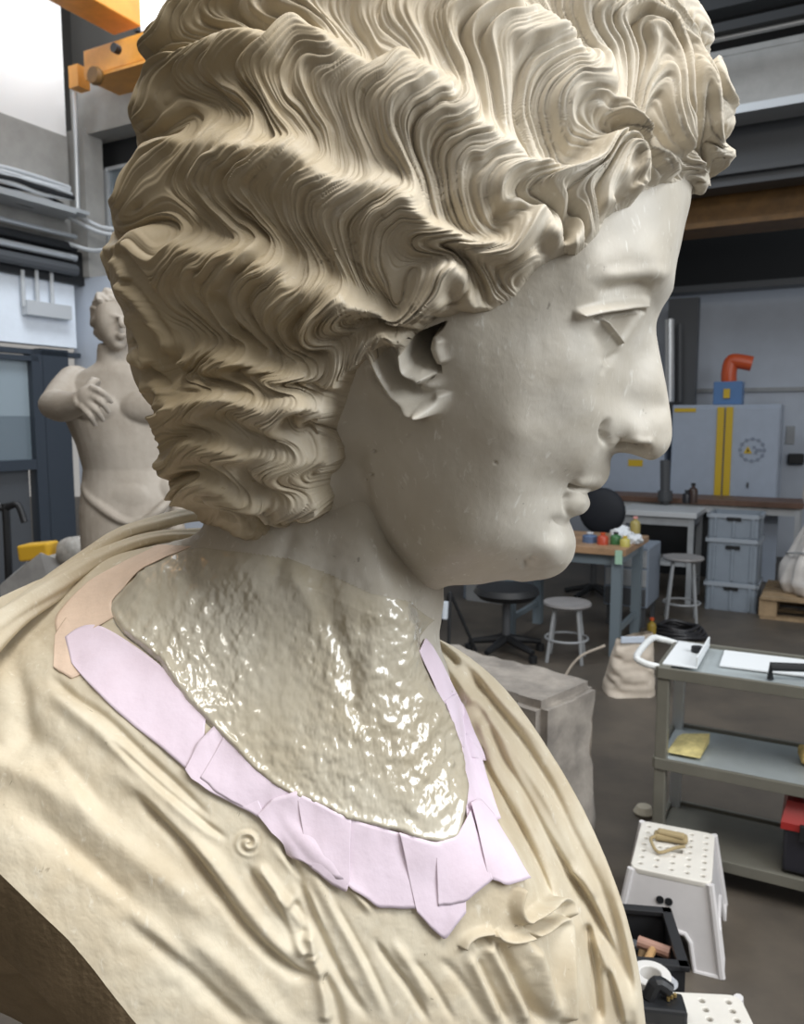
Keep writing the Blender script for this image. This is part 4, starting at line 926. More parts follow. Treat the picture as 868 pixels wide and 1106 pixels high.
q = fc_+E2*.12; MB().box((q[0], q[1], cz-.03), (.34, .2, .008), RZ).build('paper_sheet', M_PAPER); tag(bpy.data.objects['paper_sheet'], 'white paper sheet lying on the top grey crate', 'paper')

# round stools
M_STOOL = mat('stool wood grey', (.26, .25, .25), .45, var=.1)
def stool(u, vtop, vfoot, label, r=.17):
    f = floor_at(u, vfoot); z = 1.7-(f[1]/ray(u, vtop)[1])*-ray(u, vtop)[2]*1.0; z = at(u, vtop, f[1])[2]
    t = empty('round_stool', (f[0], f[1], 0), label, 'stool', 'round workshop stools')
    MB().lathe([(0, z-.03), (r*.9, z-.03), (r, z-.015), (r*.98, z), (0, z)], (f[0], f[1], 0), 28).build('seat', M_STOOL, t, True)
    for a in (.5, 2.1, 3.6, 5.2):
        MB().tube([(f[0]+.11*math.cos(a), f[1]+.11*math.sin(a), z-.03), (f[0]+.17*math.cos(a), f[1]+.17*math.sin(a), 0)], .013, 8).build('leg', M_GREY, t)
    m = MB(); m.tube([(f[0]+.15*math.cos(a), f[1]+.15*math.sin(a), .16) for a in np.linspace(0, 2*math.pi, 24, endpoint=False)], .009, 8, True); m.build('foot_ring', M_GREY, t)
stool(611, 650, 712, 'round grey stool with thin metal legs under the marble chin'); stool(735, 601, 670, 'round stool standing behind the wooden work table')
# office chair by the table
oc = empty('office_chair', floor_at(560, 700), 'black swivel chair base and backrest behind the marble chin', 'chair')
f = floor_at(546, 706)
m = MB()
for a in np.linspace(.3, 2*math.pi+.3, 5, endpoint=False): m.tube([(f[0], f[1], .12), (f[0]+.28*math.cos(a), f[1]+.28*math.sin(a), .07)], [.035, .02], 8); m.lathe([(0, 0), (.03, 0), (.03, .05), (0, .05)], (f[0]+.28*math.cos(a), f[1]+.28*math.sin(a), .0), 10)
m.build('star_base', M_DARK, oc)
MB().tube([(f[0], f[1], .1), (f[0], f[1], .42)], .03, 12).build('column', M_DGREY, oc)
MB().lathe([(0, .42), (.2, .42), (.24, .46), (.22, .50), (0, .51)], (f[0], f[1], 0), 28).build('seat', M_DARK, oc, True)
c2 = empty('office_chair', floor_at(655, 690), 'black padded chair back rising behind the work table jars', 'chair'); q = at(650, 552, 7.4)
bm_ = bmesh.new(); bmesh.ops.create_uvsphere(bm_, u_segments=24, v_segments=14, radius=1); bmesh.ops.scale(bm_, vec=(.22, .08, .22), verts=bm_.verts); m = MB(); m._merge(bm_, Matrix.Translation(q) @ Matrix.Rotation(RZ, 4, 'Z')); m.build('backrest', mat('black cushion', (.012, .014, .02), .7), c2, True)
q[2] = 0; MB().box((q[0]-.08, q[1]+.27, .47), (.36, .40, .08), RZ, .03).build('seat', M_DARK, c2); MB().tube([(q[0], q[1], .85), (q[0], q[1]-.02, .45)], .02, 8).build('back_stem', M_DARK, c2)
MB().tube([(q[0], q[1]+.27, .45), (q[0], q[1]+.27, .06)], .03, 10).build('column', M_DGREY, c2)
m = MB()
for a in np.linspace(.1, 2*math.pi+.1, 5, endpoint=False): m.tube([(q[0], q[1]+.27, .10), (q[0]+.28*math.cos(a), q[1]+.27+.28*math.sin(a), .025)], [.03, .024], 8)
m.build('star_base', M_DARK, c2)
# folded music-stand like tripod near the chin
tp = empty('lamp_tripod', floor_at(505, 700), 'black folding tripod with a bright tube, beside the marble neck', 'tripod')
f = floor_at(514, 708); top = at(486, 640, f[1]*.99)
MB().tube([top, f+np.array([.01, 0, .01])], .012, 8).build('leg', M_DARK, tp)
g = floor_at(484, 716); MB().tube([top, g], .012, 8).build('leg', M_DARK, tp)
g3 = floor_at(470, 690); MB().tube([top, g3], .012, 8).build('leg', M_DARK, tp)
MB().tube([at(481, 650, f[1]*.97), at(480, 668, f[1]*.97)], .022, 10).build('tube', mat('white tube', (.75, .82, .9), .4), tp)
# low cabinet under the bench behind the chin
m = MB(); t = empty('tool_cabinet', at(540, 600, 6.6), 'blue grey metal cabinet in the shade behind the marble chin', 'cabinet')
obox(m, 500, 556, 600, 680, 7.4, .5, .01, True); m.build('carcass', mat('blue cabinet steel', (.20, .24, .30), .45), t); m = MB(); obox(m, 503, 553, 606, 662, 7.36, .03, .004); m.build('door', M_GREY, t)  # carcass in one even blue grey steel colour
# coiled hose and small bottle on the floor
m = MB(); q = floor_at(732, 687)
for k_ in range(4): m.tube([(q[0]+(.21-.02*k_)*math.cos(a), q[1]+(.19-.02*k_)*math.sin(a), .025+.02*k_+.01*math.sin(3*a+k_)) for a in np.linspace(0, 2*math.pi, 40, endpoint=False)], .014, 8, True)
tag(m.build('hose_coil', mat('black hose', (.02, .02, .024), .4)), 'black hose lying in a coil on the floor before the crates', 'hose')
q = floor_at(703, 690); bottle(703, 690, q[1], .17, .035, mat('dull yellow', (.32, .22, .03), .5), 'yellow bottle with red cap standing on the floor by the hose', 0., M_RED)
# pallet with a wrapped figure at the right edge
M_PAL = mat('pallet wood', (.34, .24, .14), .7, var=.2, scale=7)
a = floor_at(820, 668); pt = empty('wooden_pallet', a, 'wooden pallet under the wrapped figure at the right edge', 'pallet')
c = a+E1*.6+E2*.4
m = MB()
for k_ in range(5): p_ = c+E2*(-.36+.18*k_); m.box((p_[0], p_[1], .185), (1.2, .13, .022), RZ)
m.build('deck', M_PAL, pt)
for k_ in (-.54, 0, .54):
    for j in (-.34, 0, .34): p_ = c+E1*k_+E2*j; MB().box((p_[0], p_[1], .10), (.14, .12, .15), RZ).build('block', M_PAL, pt)
for k_ in (-.34, 0, .34): p_ = c+E2*k_; MB().box((p_[0], p_[1], .0125), (1.2, .11, .025), RZ).build('bottom_board', M_PAL, pt)
M_WRAP = mat('white plastic wrap', (.66, .63, .60), .3, var=.08, coat=.3)
wr = c-E1*.08
prof = [(0, 0), (.34, .0), (.40, .10), (.38, .26), (.30, .45), (.22, .62), (.20, .72), (.24, .85), (.24, 1.0), (.14, 1.12), (0, 1.15)]
nn_ = 64; zs = np.linspace(0, 1, 60); pr = resample(prof, 60); vv_ = []
for r_, z_ in pr:
    a = np.linspace(0, 2*math.pi, nn_, endpoint=False); fold = 1+.06*np.sin(9*a+z_*4)+.04*np.sin(17*a-z_*6)+.10*noise2(a*2.2+3, a*0+z_*5, 9)
    vv_.append(np.c_[wr[0]+r_*fold*np.cos(a), wr[1]+r_*fold*np.sin(a)*.85, a*0+.197+z_])
vv_ = np.array(vv_); f = []
for i in range(59):
    for j in range(nn_): f.append((i*nn_+j, i*nn_+(j+1) % nn_, (i+1)*nn_+(j+1) % nn_, (i+1)*nn_+j))
wf = empty('wrapped_figure', (wr[0], wr[1], .197), 'sculpture wrapped in white plastic on the wooden pallet', 'sculpture')
np_mesh('plastic_wrap', vv_.reshape(-1, 3), np.array(f), M_WRAP, wf)
m = MB()
for z_, r_ in ((.36, .37), (.76, .235)): m.tube([(wr[0]+r_*math.cos(a), wr[1]+r_*.86*math.sin(a), .197+z_+.03*math.sin(a*2)) for a in np.linspace(0, 2*math.pi, 40, endpoint=False)], .008, 6, True)
m.build('cord', M_GREY, wf)
# ================================================================== NEARER THINGS, RIGHT
# carved stone block on bearers
M_STONE = mat('weathered stone', (.36, .325, .285), .85, scale=6, col2=(.20, .18, .16), bump=.7, bscale=26, detail=9)
SZ = R(-45); S1 = np.array([math.cos(SZ), math.sin(SZ), 0]); S2 = np.array([-math.sin(SZ), math.cos(SZ), 0])
p0 = np.array([.495, 2.70, 0]); zt_ = .71
sb = empty('stone_block', (p0[0], p0[1], 0), 'weathered grey stone block on wooden bearers, right of the draped marble shoulder', 'stone')
bm_ = bmesh.new(); bmesh.ops.create_cube(bm_, size=1); L_, D_, H_ = .82, .37, zt_-.10
bmesh.ops.scale(bm_, vec=(L_, D_, H_), verts=bm_.verts); bmesh.ops.bevel(bm_, geom=bm_.edges[:], offset=.03, segments=2, affect='EDGES'); bmesh.ops.subdivide_edges(bm_, edges=bm_.edges[:], cuts=14, use_grid_fill=True)
co = np.array([v.co[:] for v in bm_.verts]); nz = .03*noise2(co[:, 0]*7+co[:, 2]*3, co[:, 2]*7+co[:, 1]*5, 3)+.014*noise2(co[:, 0]*22+co[:, 1]*9, co[:, 2]*22+co[:, 1]*16, 4)
bm_.normal_update()
for v, k_ in zip(bm_.verts, nz): v.co += v.normal*float(k_)
m = MB(); A_ = p0+S2*D_/2-S1*L_/2; m._merge(bm_, Matrix.Translation((A_[0], A_[1], .10+H_/2)) @ Matrix.Rotation(SZ, 4, 'Z')); m.build('block', M_STONE, sb, True, 60)
for k_ in (-.3, .0, .3): q = A_+S1*k_; MB().box((q[0], q[1], .05), (.10, .50, .10), SZ, .004).build('bearer', M_PAL, sb)
# canvas bag with a printed strip on the floor behind the block
M_CANVAS = mat('unbleached canvas', (.55, .48, .40), .8, scale=5, var=.1, bump=.4, bscale=200)
q = floor_at(678, 746); nb = 48; vs = []; Hb = at(678, 686, q[1])[2]; wv = 50*q[1]/FPX/2
for i, z_ in enumerate(np.linspace(0, 1, 40)):
    a = np.linspace(0, 2*math.pi, nb, endpoint=False); ex_ = .45
    w_ = wv*(1.08-.30*z_**1.2); d_ = .13*(1-.80*z_)+.01
    x = w_*np.sign(np.cos(a))*np.abs(np.cos(a))**ex_; y = d_*np.sign(np.sin(a))*np.abs(np.sin(a))**.7
    n_ = .030*noise2(x*14+z_*4, z_*6+a*.8, 5)+.02*noise2(x*30, z_*14, 6)
    zz_ = z_*Hb*(1+.06*np.sin(x*14)*z_)
    vs.append(np.c_[q[0]+x+.03*z_+n_*.5, q[1]+y+n_, zz_])
vs = np.array(vs); f = [(i*nb+j, i*nb+(j+1) % nb, (i+1)*nb+(j+1) % nb, (i+1)*nb+j) for i in range(39) for j in range(nb)]
bag = empty('canvas_bag', (q[0], q[1], 0), 'beige canvas bag standing on the floor behind the stone block', 'bag')
np_mesh('sack', vs.reshape(-1, 3), np.array(f), M_CANVAS, bag)
zt2 = at(683, 691, q[1]-.06); MB().box((zt2[0], q[1]-.06, zt2[2]), (.15, .012, .04), R(4), .003).build('closure_strip', mat('pale blue strip', (.62, .70, .82), .4), bag)
MB().tube([(q[0]-.16, q[1]-.02, .30), (q[0]-.30, q[1]+.02, .22), (q[0]-.38, q[1]+.05, .1), (q[0]-.40, q[1]+.05, .006)], .008, 6, sub=6).build('drawstring', M_CANVAS, bag)

# grey workshop trolley
M_TROL = mat('trolley grey green paint', (.15, .145, .12), .4, var=.06); M_TTOP = mat('pale trolley sheet', (.36, .40, .41), .28, var=.05)
TX = np.array([.936, 2.83, 0]); TW, TD = 1.05, .40
tr = empty('workshop_trolley', TX, 'grey three shelf metal trolley at the right edge', 'trolley')
zs_ = [.12, .455, .80]
for i, z_ in enumerate(zs_):
    c = TX+E1*TW/2+E2*TD/2
    m = MB(); m.box((c[0], c[1], z_-.012), (TW, TD, .012), RZ)
    sh = m.build('shelf', M_TTOP if i else M_TROL, tr)
    m = MB()
    for s in (-1, 1): p_ = c+E2*s*(TD/2); m.box((p_[0], p_[1], z_-.012), (TW, .016, .042), RZ, .003)
    for s in (-1, 1): p_ = c+E1*s*(TW/2); m.box((p_[0], p_[1], z_-.012), (.016, TD, .042), RZ, .003)
    m.build('rim', M_TROL, sh)
for sx in (0, 1):
    for sy in (0, 1):
        p_ = TX+E1*(.02+sx*(TW-.04))+E2*(.02+sy*(TD-.04)); m = MB(); m.box((p_[0], p_[1], .46), (.042, .042, .70), RZ, .004); m.build('post', M_TROL if not sy else M_GALV, tr)
        m = MB(); m.lathe([(0, -.015), (.045, -.015), (.05, 0), (.045, .015), (0, .015)], (p_[0], p_[1], .05), 20, Matrix.Rotation(RZ, 4, 'Z') @ Matrix.Rotation(R(90), 4, 'Y')); m.build('castor', M_DARK, tr)
e0 = TX+E2*.02; e1_ = TX+E2*(TD-.02); z_ = .80
MB().tube([e0+[0, 0, z_], e0-E1*.06+[0, 0, z_+.01], e0-E1*.09+E2*.05+[0, 0, z_+.02], e1_-E1*.09-E2*.05+[0, 0, z_+.02], e1_-E1*.06+[0, 0, z_+.01], e1_+[0, 0, z_]], .013, 12, sub=5).build('push_handle', mat('white handle', (.72, .74, .74), .35), tr)
M_SHEET = mat('white sheet', (.74, .77, .79), .6)
q = TX+E1*.07+E2*.2; m = MB(); m.box((q[0], q[1], .812), (.12, .34, .004), RZ); m.hull([q+E1*.055+E2*s+np.array([0, 0, z]) for s in (-.16, .16) for z in (.81, .85)]+[q+E1*.06+E2*s+np.array([0, 0, z]) for s in (-.16, .16) for z in (.81, .85)])
tag(m.build('folded_sheet', M_SHEET), 'white folded sheet at the left end of the trolley top', 'sheet')
q = TX+E1*.10+E2*.24; tag(MB().lathe([(0, 0), (.022, 0), (.022, .02), (0, .02)], (q[0], q[1], .816), 18).build('cap', M_DARK), 'small black cap lying on the white folded sheet', 'cap')
q = TX+E1*.42+E2*.26; tag(MB().box((q[0], q[1], .801), (.46, .22, .005), RZ+R(2)).build('paper_sheet', M_SHEET), 'large white paper sheet on the trolley top', 'paper')
hc = empty('hand_clamp', TX+E1*.55+E2*.1, 'black clamp with long bar lying on the trolley top', 'clamp')
q = TX+E1*.37+E2*.07; r_ = TX+E1*.60+E2*.14
MB().tube([q+[0, 0, .80], q+[0, 0, .845], r_+[0, 0, .85]], [.012, .016, .014], 10).build('bar', M_DARK, hc)
m = MB(); m.box((r_[0]+.06, r_[1]-.02, .845), (.16, .09, .085), RZ, .02); m.box((r_[0]+.10, r_[1]+.05, .87), (.10, .03, .10), RZ, .01); m.build('jaw', M_DARK, hc)
m = MB(); q = r_+E1*.14
m.tube([q+[0, -.02, .86], q+E1*.12+[0, -.05, .88]], .022, 10); m.build('grip', M_DARK, hc)
M_SPONGE = mat('yellow sponge', (.66, .48, .18), .9, var=.2, scale=30, bump=.5, bscale=90)
q = TX+E1*.53+E2*.25; tag(MB().box((q[0], q[1], .482), (.12, .10, .045), RZ+R(10), .012).build('sponge', M_SPONGE), 'yellow sponge on the middle shelf of the trolley, right edge', 'sponge')
q = TX+E1*.09+E2*.15; m = MB(); m.hull([q+E1*a+E2*b+np.array([0, 0, z]) for a, b, z in [(-.06, -.08, .462), (.06, -.08, .462), (.07, .09, .462), (-.05, .10, .462), (.07, .09, .50), (-.03, .09, .48)]])
tag(m.build('folded_card', mat('yellow folded card', (.58, .50, .22), .6, var=.3, scale=14)), 'yellow patterned card on the left end of the middle trolley shelf', 'card')
# red and black tool box on the bottom shelf
M_REDB = mat('red tool box plastic', (.34, .022, .02), .35)
q = TX+E1*.61+E2*.13; tb = empty('tool_box', (q[0], q[1], .12), 'red lidded black tool box on the bottom trolley shelf', 'tool box')
MB().box((q[0], q[1], .205), (.34, .2, .16), RZ, .012).build('body', mat('black tool box plastic', (.02, .02, .028), .4), tb)
m = MB(); m.hull([q+E1*a+E2*b+np.array([0, 0, z]) for a in (-.18, .18) for b in (-.11, .11) for z in (.285, .31)]+[q+E1*a+E2*b+np.array([0, 0, .375]) for a in (-.165, .165) for b in (-.07, .07)]); m.build('lid', M_REDB, tb)
for o_ in (-.1, .1): p_ = q-E2*.115+E1*o_; MB().box((p_[0], p_[1], .285), (.04, .016, .06), RZ, .004).build('latch', M_DARK, tb)
MB().tube([q-E1*.14+[0, 0, .37], q-E1*.12+[0, 0, .42], q+E1*.12+[0, 0, .42], q+E1*.14+[0, 0, .37]], .014, 10).build('handle', M_DARK, tb)
# round pad on the floor
q = floor_at(695, 880); tag(MB().lathe([(0, 0), (.035, 0), (.045, .015), (.03, .04), (0, .045)], q, 18).build('wax_lump', mat('pale wax', (.40, .36, .28), .6)), 'small pale round lump on the floor behind the step stool', 'lump')

# plastic step stools with pierced tops
M_STEP = mat('cream white plastic', (.72, .69, .63), .4, var=.04); M_STEPB = mat('stool side plastic', (.66, .64, .64), .4, var=.04)
def step_stool(quad, z, foot, label):
    P4 = [np.array(floor_at(u, v, z)) for u, v in quad]                    # far left, far right, near right, near left
    c = sum(P4)/4; t = empty('step_stool', (c[0], c[1], 0), label, 'step stool', 'plastic step stools')
    a = (P4[1]-P4[0]+P4[2]-P4[3])/2; b = (P4[3]-P4[0]+P4[2]-P4[1])/2; w = np.linalg.norm(a); d = np.linalg.norm(b); a /= w; b /= d; ang = math.atan2(a[1], a[0])
    b = np.array([math.sin(ang), -math.cos(ang), 0])
    cu = bpy.data.curves.new('top', 'CURVE'); cu.dimensions = '2D'; cu.fill_mode = 'BOTH'; cu.extrude = .006; cu.bevel_depth = .004
    def spl(pts):
        s_ = cu.splines.new('POLY'); s_.points.add(len(pts)-1); s_.use_cyclic_u = True
        for p_, (x, y) in zip(s_.points, pts): p_.co = (x, y, 0, 1)
    rr_ = .025; out = []
    for sx, sy, a0 in [(1, 1, 0), (-1, 1, 90), (-1, -1, 180), (1, -1, 270)]:
        for k_ in range(6): q_ = R(a0+k_*18); out.append((sx*(w/2-rr_)+rr_*math.cos(q_), sy*(d/2-rr_)+rr_*math.sin(q_)))
    spl(out)
    for i in range(5):
        for j in range(7):
            x = (-.40+.80*i/4)*w; y = (-.40+.80*j/6)*d
            if abs(x) < .17*w and abs(y) < .12*d: continue
            if j % 2 == i % 2 and (i in (1, 3)) and j in (0, 6): continue
            spl([(x+.0115*math.cos(q_), y+.0115*math.sin(q_)) for q_ in np.linspace(0, 2*math.pi, 12, endpoint=False)])
    spl([(.13*w*math.copysign(abs(math.cos(q_))**.5, math.cos(q_)), .06*d*math.copysign(abs(math.sin(q_))**.5, math.sin(q_))) for q_ in np.linspace(0, 2*math.pi, 24, endpoint=False)])
    tmp = bpy.data.objects.new('tmp', cu); COL.objects.link(tmp); dg = bpy.context.evaluated_depsgraph_get(); me = bpy.data.meshes.new_from_object(tmp.evaluated_get(dg)); bpy.data.objects.remove(tmp)
    me.materials.clear(); me.materials.append(M_STEP); o = bpy.data.objects.new('top', me); o.matrix_world = Matrix.Translation((c[0], c[1], z-.01)) @ Matrix.Rotation(ang, 4, 'Z'); COL.objects.link(o); o.parent = t; o.matrix_parent_inverse = t.matrix_basis.inverted()
    # four flared sides with an arch between the feet
    top = [c+a*sx*w/2+b*sy*d/2 for sx, sy in ((-1, -1), (1, -1), (1, 1), (-1, 1))]; ctr_ = c.copy()
    bot = []
    for p_, (sx, sy) in zip(top, ((-1, -1), (1, -1), (1, 1), (-1, 1))): q_ = p_+a*sx*foot+b*sy*foot; q_ = q_.copy(); q_[2] = 0.; bot.append(q_)
    for k_ in range(4):
        A1, B1, B0, A0 = top[k_], top[(k_+1) % 4], bot[(k_+1) % 4], bot[k_]
        F_ = lambda s, q_: (A1*(1-s)+B1*s)*(1-q_)+(A0*(1-s)+B0*s)*q_
        legw = .24; ol = [(0, 0.02), (0, 1), (legw, 1), (legw+.03, .70), (legw+.08, .62), (.5, .60), (1-legw-.08, .62), (1-legw-.03, .70), (1-legw, 1), (1, 1), (1, .02)]
        nrm = np.cross(B1-A1, A0-A1); nrm /= np.linalg.norm(nrm); s_ = np.sign(nrm @ (A1+B1-2*ctr_+1e-9)) or 1; nrm *= s_
        bm2 = bmesh.new(); fr_ = [bm2.verts.new(F_(s, q_)) for s, q_ in ol]; bk_ = [bm2.verts.new(F_(s, q_)-nrm*.006) for s, q_ in ol]; n_ = len(ol)
        bm2.faces.new(fr_); bm2.faces.new(bk_[::-1])
        for i in range(n_): bm2.faces.new((fr_[i], bk_[i], bk_[(i+1) % n_], fr_[(i+1) % n_]))
        bmesh.ops.triangulate(bm2, faces=[f_ for f_ in bm2.faces if len(f_.verts) > 4])
        m = MB(); m._merge(bm2); sd = m.build('side', M_STEPB, t)
        m = MB()
        m.tube([F_(0, .02), F_(0, 1)], .012, 8); m.tube([F_(s, q_) for s, q_ in ol[1:10]], .008, 8); m.build('moulded_edge', M_STEPB, sd)
        if k_ == 2:
            m = MB()
            for s in (.50, .60): p_ = F_(s, .30)+nrm*.002; m.lathe([(0, 0), (.012, 0), (.012, .003), (0, .003)], p_, 14, Vector(nrm).to_track_quat('Z', 'Y').to_matrix().to_4x4())
            m.build('finger_hole', M_DARK, sd)
    return t, c, a, b, w, d
st, sc_, sa_, sb_, sw_, sd_ = step_stool([(700, 887), (777, 903), (760, 951), (675, 935)], .275, .045, 'white plastic step stool with a dry cloth on its pierced top')
m = MB(); q = sc_-sa_*.015-sb_*.02; pts = [q+sa_*x+sb_*y+np.array([0, 0, .012+.006*(i % 3)]) for i, (x, y) in enumerate([(-.07, -.03), (.03, -.05), (.06, -.02), (.02, .0), (-.05, -.01), (-.06, .03), (-.03, .08), (.02, .04), (.05, .03)])]
m.tube(pts[4:], .0055, 8, sub=5); m.box(q-sb_*.03+np.array([0, 0, .016]), (.11, .045, .022), math.atan2(sa_[1], sa_[0])+.1, .009); m.box(q-sb_*.025+np.array([0, 0, .03]), (.09, .03, .016), math.atan2(sa_[1], sa_[0])-.05, .007); tag(m.build('cloth_scrap', mat('ochre cord', (.36, .28, .15), .8)), 'ochre folded cloth scrap with a loose cord on the white step stool', 'cloth')
st2 = step_stool([(668, 1066), (806, 1080), (826, 1150), (664, 1150)], .275, .045, 'second white step stool at the bottom edge, carrying the black tool')
# black crate with hammers
q = floor_at(690, 1052); M_BCR = mat('black crate plastic', (.02, .02, .022), .45)
c = floor_at(715, 980, .24); c[2] = 0; c = c+np.array([-.135, -.125, 0]); bc_ = empty('tool_crate', (c[0], c[1], 0), 'black open crate of hammers left of the white step stool', 'crate')
ca = R(-8); ax = np.array([math.cos(ca), math.sin(ca), 0]); ay = np.array([-math.sin(ca), math.cos(ca), 0]); w_, d_, h_ = .25, .24, .24
m = MB(); m.box((c[0], c[1], .008), (w_, d_, .016), ca)
for s in (-1, 1): p_ = c+ax*s*w_/2; m.box((p_[0], p_[1], h_/2), (.012, d_, h_), ca); p_ = c+ay*s*d_/2; m.box((p_[0], p_[1], h_/2), (w_, .012, h_), ca)
m.build('body', M_BCR, bc_)
m = MB()
for s in (-1, 1): p_ = c+ax*s*w_/2; m.box((p_[0], p_[1], h_), (.03, d_+.03, .016), ca, .003); p_ = c+ay*s*d_/2; m.box((p_[0], p_[1], h_), (w_+.03, .03, .016), ca, .003)
m.build('rim', M_BCR, bc_)
M_HND = mat('hammer wood', (.45, .27, .12), .5, var=.15, scale=12); M_HEAD = mat('pinkish mallet head', (.42, .24, .18), .5)
for (x, y, z_, dz, rz_, lab, hm) in [(.07, -.0, .205, .0, -.45, 'wooden mallet with pale reddish head lying across the black crate', M_HEAD), (.05, .06, .16, -.01, -.25, 'hammer with dark steel head deeper in the black crate', M_DGREY)]:
    t = empty('hammer', c+ax*x+ay*y+[0, 0, z_], lab, 'hammer'); o_ = c+ax*x+ay*y+np.array([0, 0, z_]); d1_ = math.cos(rz_)*ax+math.sin(rz_)*ay; d2_ = -math.sin(rz_)*ax+math.cos(rz_)*ay
    MB().tube([o_, o_-d2_*.10+[0, 0, dz], o_-d2_*.20+[0, 0, dz*2]], [.011, .012, .014], 10).build('handle', M_HND, t); MB().tube([o_-d1_*.045, o_+d1_*.045], .017, 12).build('head', hm, t)
q = c+ax*.06+ay*-.06; tag(MB().tube([q+[0, 0, .19], q+ax*.03-ay*.11+[0, 0, .22]], .014, 10).build('chisel', mat('white chisel grip', (.6, .62, .66), .4)), 'pale handled chisel standing in the black crate', 'chisel')
# tape roll and black tool on the second stool
z2 = .276; q = floor_at(702, 1062, z2+.02); tag(MB().lathe([(.026, 0), (.048, 0), (.050, .002), (.050, .046), (.048, .048), (.028, .048), (.026, .046), (.026, 0)], (q[0], q[1], z2), 36).build('tape_roll', mat('white tape', (.72, .70, .67), .5), None, True), 'white roll of tape on the lower step stool', 'tape')
q = floor_at(715, 1090, z2+.02); bt = empty('power_tool', (q[0], q[1], z2), 'black hand tool lying beside the tape roll on the lower stool', 'tool')
m = MB(); m.box((q[0]-.005, q[1], z2+.022), (.115, .07, .042), R(-8), .008); m.build('body', M_DARK, bt)
m = MB(); m.tube([(q[0]-.03, q[1]+.01, z2+.04), (q[0]-.01, q[1]+.015, z2+.075), (q[0]+.02, q[1]+.01, z2+.06)], .018, 10, sub=4); m.build('grip', M_DARK, bt)
m = MB()
for k_ in range(3): p_ = np.array([q[0]+.012+.01*k_, q[1]-.004+.006*k_, z2+.046]); m.lathe([(0, 0), (.004, 0), (.004, .008), (0, .008)], p_, 10)
m.build('brass_screw', mat('brass', (.7, .5, .2), .3, .8), bt)

# ================================================================== LEFT: SECOND STATUE AND BITS BEHIND
M_ST2 = mat('pale statue marble', (.43, .39, .34), .6, scale=3.5, col2=(.30, .26, .215), bump=.2, bscale=60, detail=7)
S0 = 3.05; K = S0/FPX
def sp(u, v, dy=0.): return np.array(at(u, v, S0+dy))
def ell(m, c, r, rot=None):
    t = bmesh.new(); bmesh.ops.create_uvsphere(t, u_segments=24, v_segments=16, radius=1); bmesh.ops.scale(t, vec=r, verts=t.verts); m._merge(t, Matrix.Translation(c) @ (rot or Matrix.Identity(4)))
def body_rings(m, rings, n=32):
    vs = []
    for (u, v, hw, hd, dy, e) in rings:
        c = sp(u, v, dy); ring = []
        for q_ in np.linspace(0, 2*math.pi, n, endpoint=False):
            cx, sx = math.cos(q_), math.sin(q_); ring.append(m.bm.verts.new((c[0]+hw*K*math.copysign(abs(cx)**e, cx), c[1]+hd*K*math.copysign(abs(sx)**e, sx), c[2])))
        vs.append(ring)
    for A_, B_ in zip(vs[:-1], vs[1:]):
        for k_ in range(n): m.bm.faces.new((A_[k_], A_[(k_+1) % n], B_[(k_+1) % n], B_[k_]))
    m.bm.faces.new(vs[0][::-1]); m.bm.faces.new(vs[-1])
zb = floor_at(110, 640)  # unused guide
stt = empty('marble_torso_statue', (sp(135, 700)[0], S0+.02, 0), 'pale nude male marble statue, hand on its chest, standing at the back left', 'statue')
m = MB()
body_rings(m, [(124,378,18,20,.02,1),(126,392,20,22,.02,1),(128,403,40,26,.02,.9),(130,414,58,30,.03,.85),(131,432,62,34,.03,.85),(132,455,59,35,.03,.85),(135,480,51,32,.02,.85),(138,506,47,30,.02,.85),(140,530,51,32,.01,.85),(142,552,55,35,.01,.85),(143,575,55,37,.01,.9),(143,600,54,37,.01,.9),(143,625,52,36,.02,.9)])
for s, cu_ in ((-1, 118), (1, 170)):              # legs below the big bust's shoulder
    uu0 = 143+s*27; P_ = [np.array(sp(uu0, 606, .02)), np.array(sp(uu0+s*2, 700, .0)), np.array(sp(uu0+s*3, 770, .02))]
    zl = [P_[0][2], .95, .42]; 
    m.tube([(P_[0][0], P_[0][1], P_[0][2]), (P_[0][0]+s*.01, P_[0][1]-.02, .80), (P_[0][0]+s*.015, P_[0][1], .66), (P_[0][0]+s*.02, P_[0][1]+.03, .50), (P_[0][0]+s*.02, P_[0][1]+.04, .34)], [.105, .085, .062, .062, .042], 20, sub=6)
    ell(m, (P_[0][0]+s*.03, P_[0][1]-.05, .335), (.05, .13, .035))
for (u, v, ru, rv, dy) in [(108,440,28,18,-.062),(156,440,28,18,-.062)]: ell(m, sp(u, v, dy), (ru*K, .05, rv*K))      # chest
for (u, v, ru, rv, dy) in [(139,540,27,22,-.076),(100,528,13,14,-.035),(180,528,13,14,-.035)]: ell(m, sp(u, v, dy), (ru*K, .034, rv*K))
m.tube([sp(90,524,-.04), sp(97,537,-.075), sp(112,550,-.105), sp(128,561,-.118), sp(142,565,-.12), sp(158,561,-.118), sp(174,549,-.105), sp(190,532,-.04)], [.012,.018,.018,.014,.010,.014,.018,.012], 10, sub=5)
ell(m, sp(82, 416, .03), (.075, .075, .075)); ell(m, sp(183, 418, .03), (.075, .075, .075))
m.tube([sp(82,412,.03), sp(70,424,-.03), sp(58,437,-.10)], [.066,.062,.052], 18, sub=6)
m.tube([sp(57,437,-.10), sp(68,439,-.18), sp(80,437,-.24), sp(90,432,-.28)], [.054,.056,.044,.034], 18, sub=6)
m.tube([sp(184,414,.03), sp(196,450,.06), sp(202,490,.05)], [.066,.06,.05], 18, sub=6); m.tube([sp(202,490,.05), sp(200,530,.0), sp(192,560,-.06)], [.05,.046,.034], 18, sub=6); ell(m, sp(190,572,-.07), (.035,.035,.055))
ell(m, sp(97,429,-.285), (.048,.024,.042))
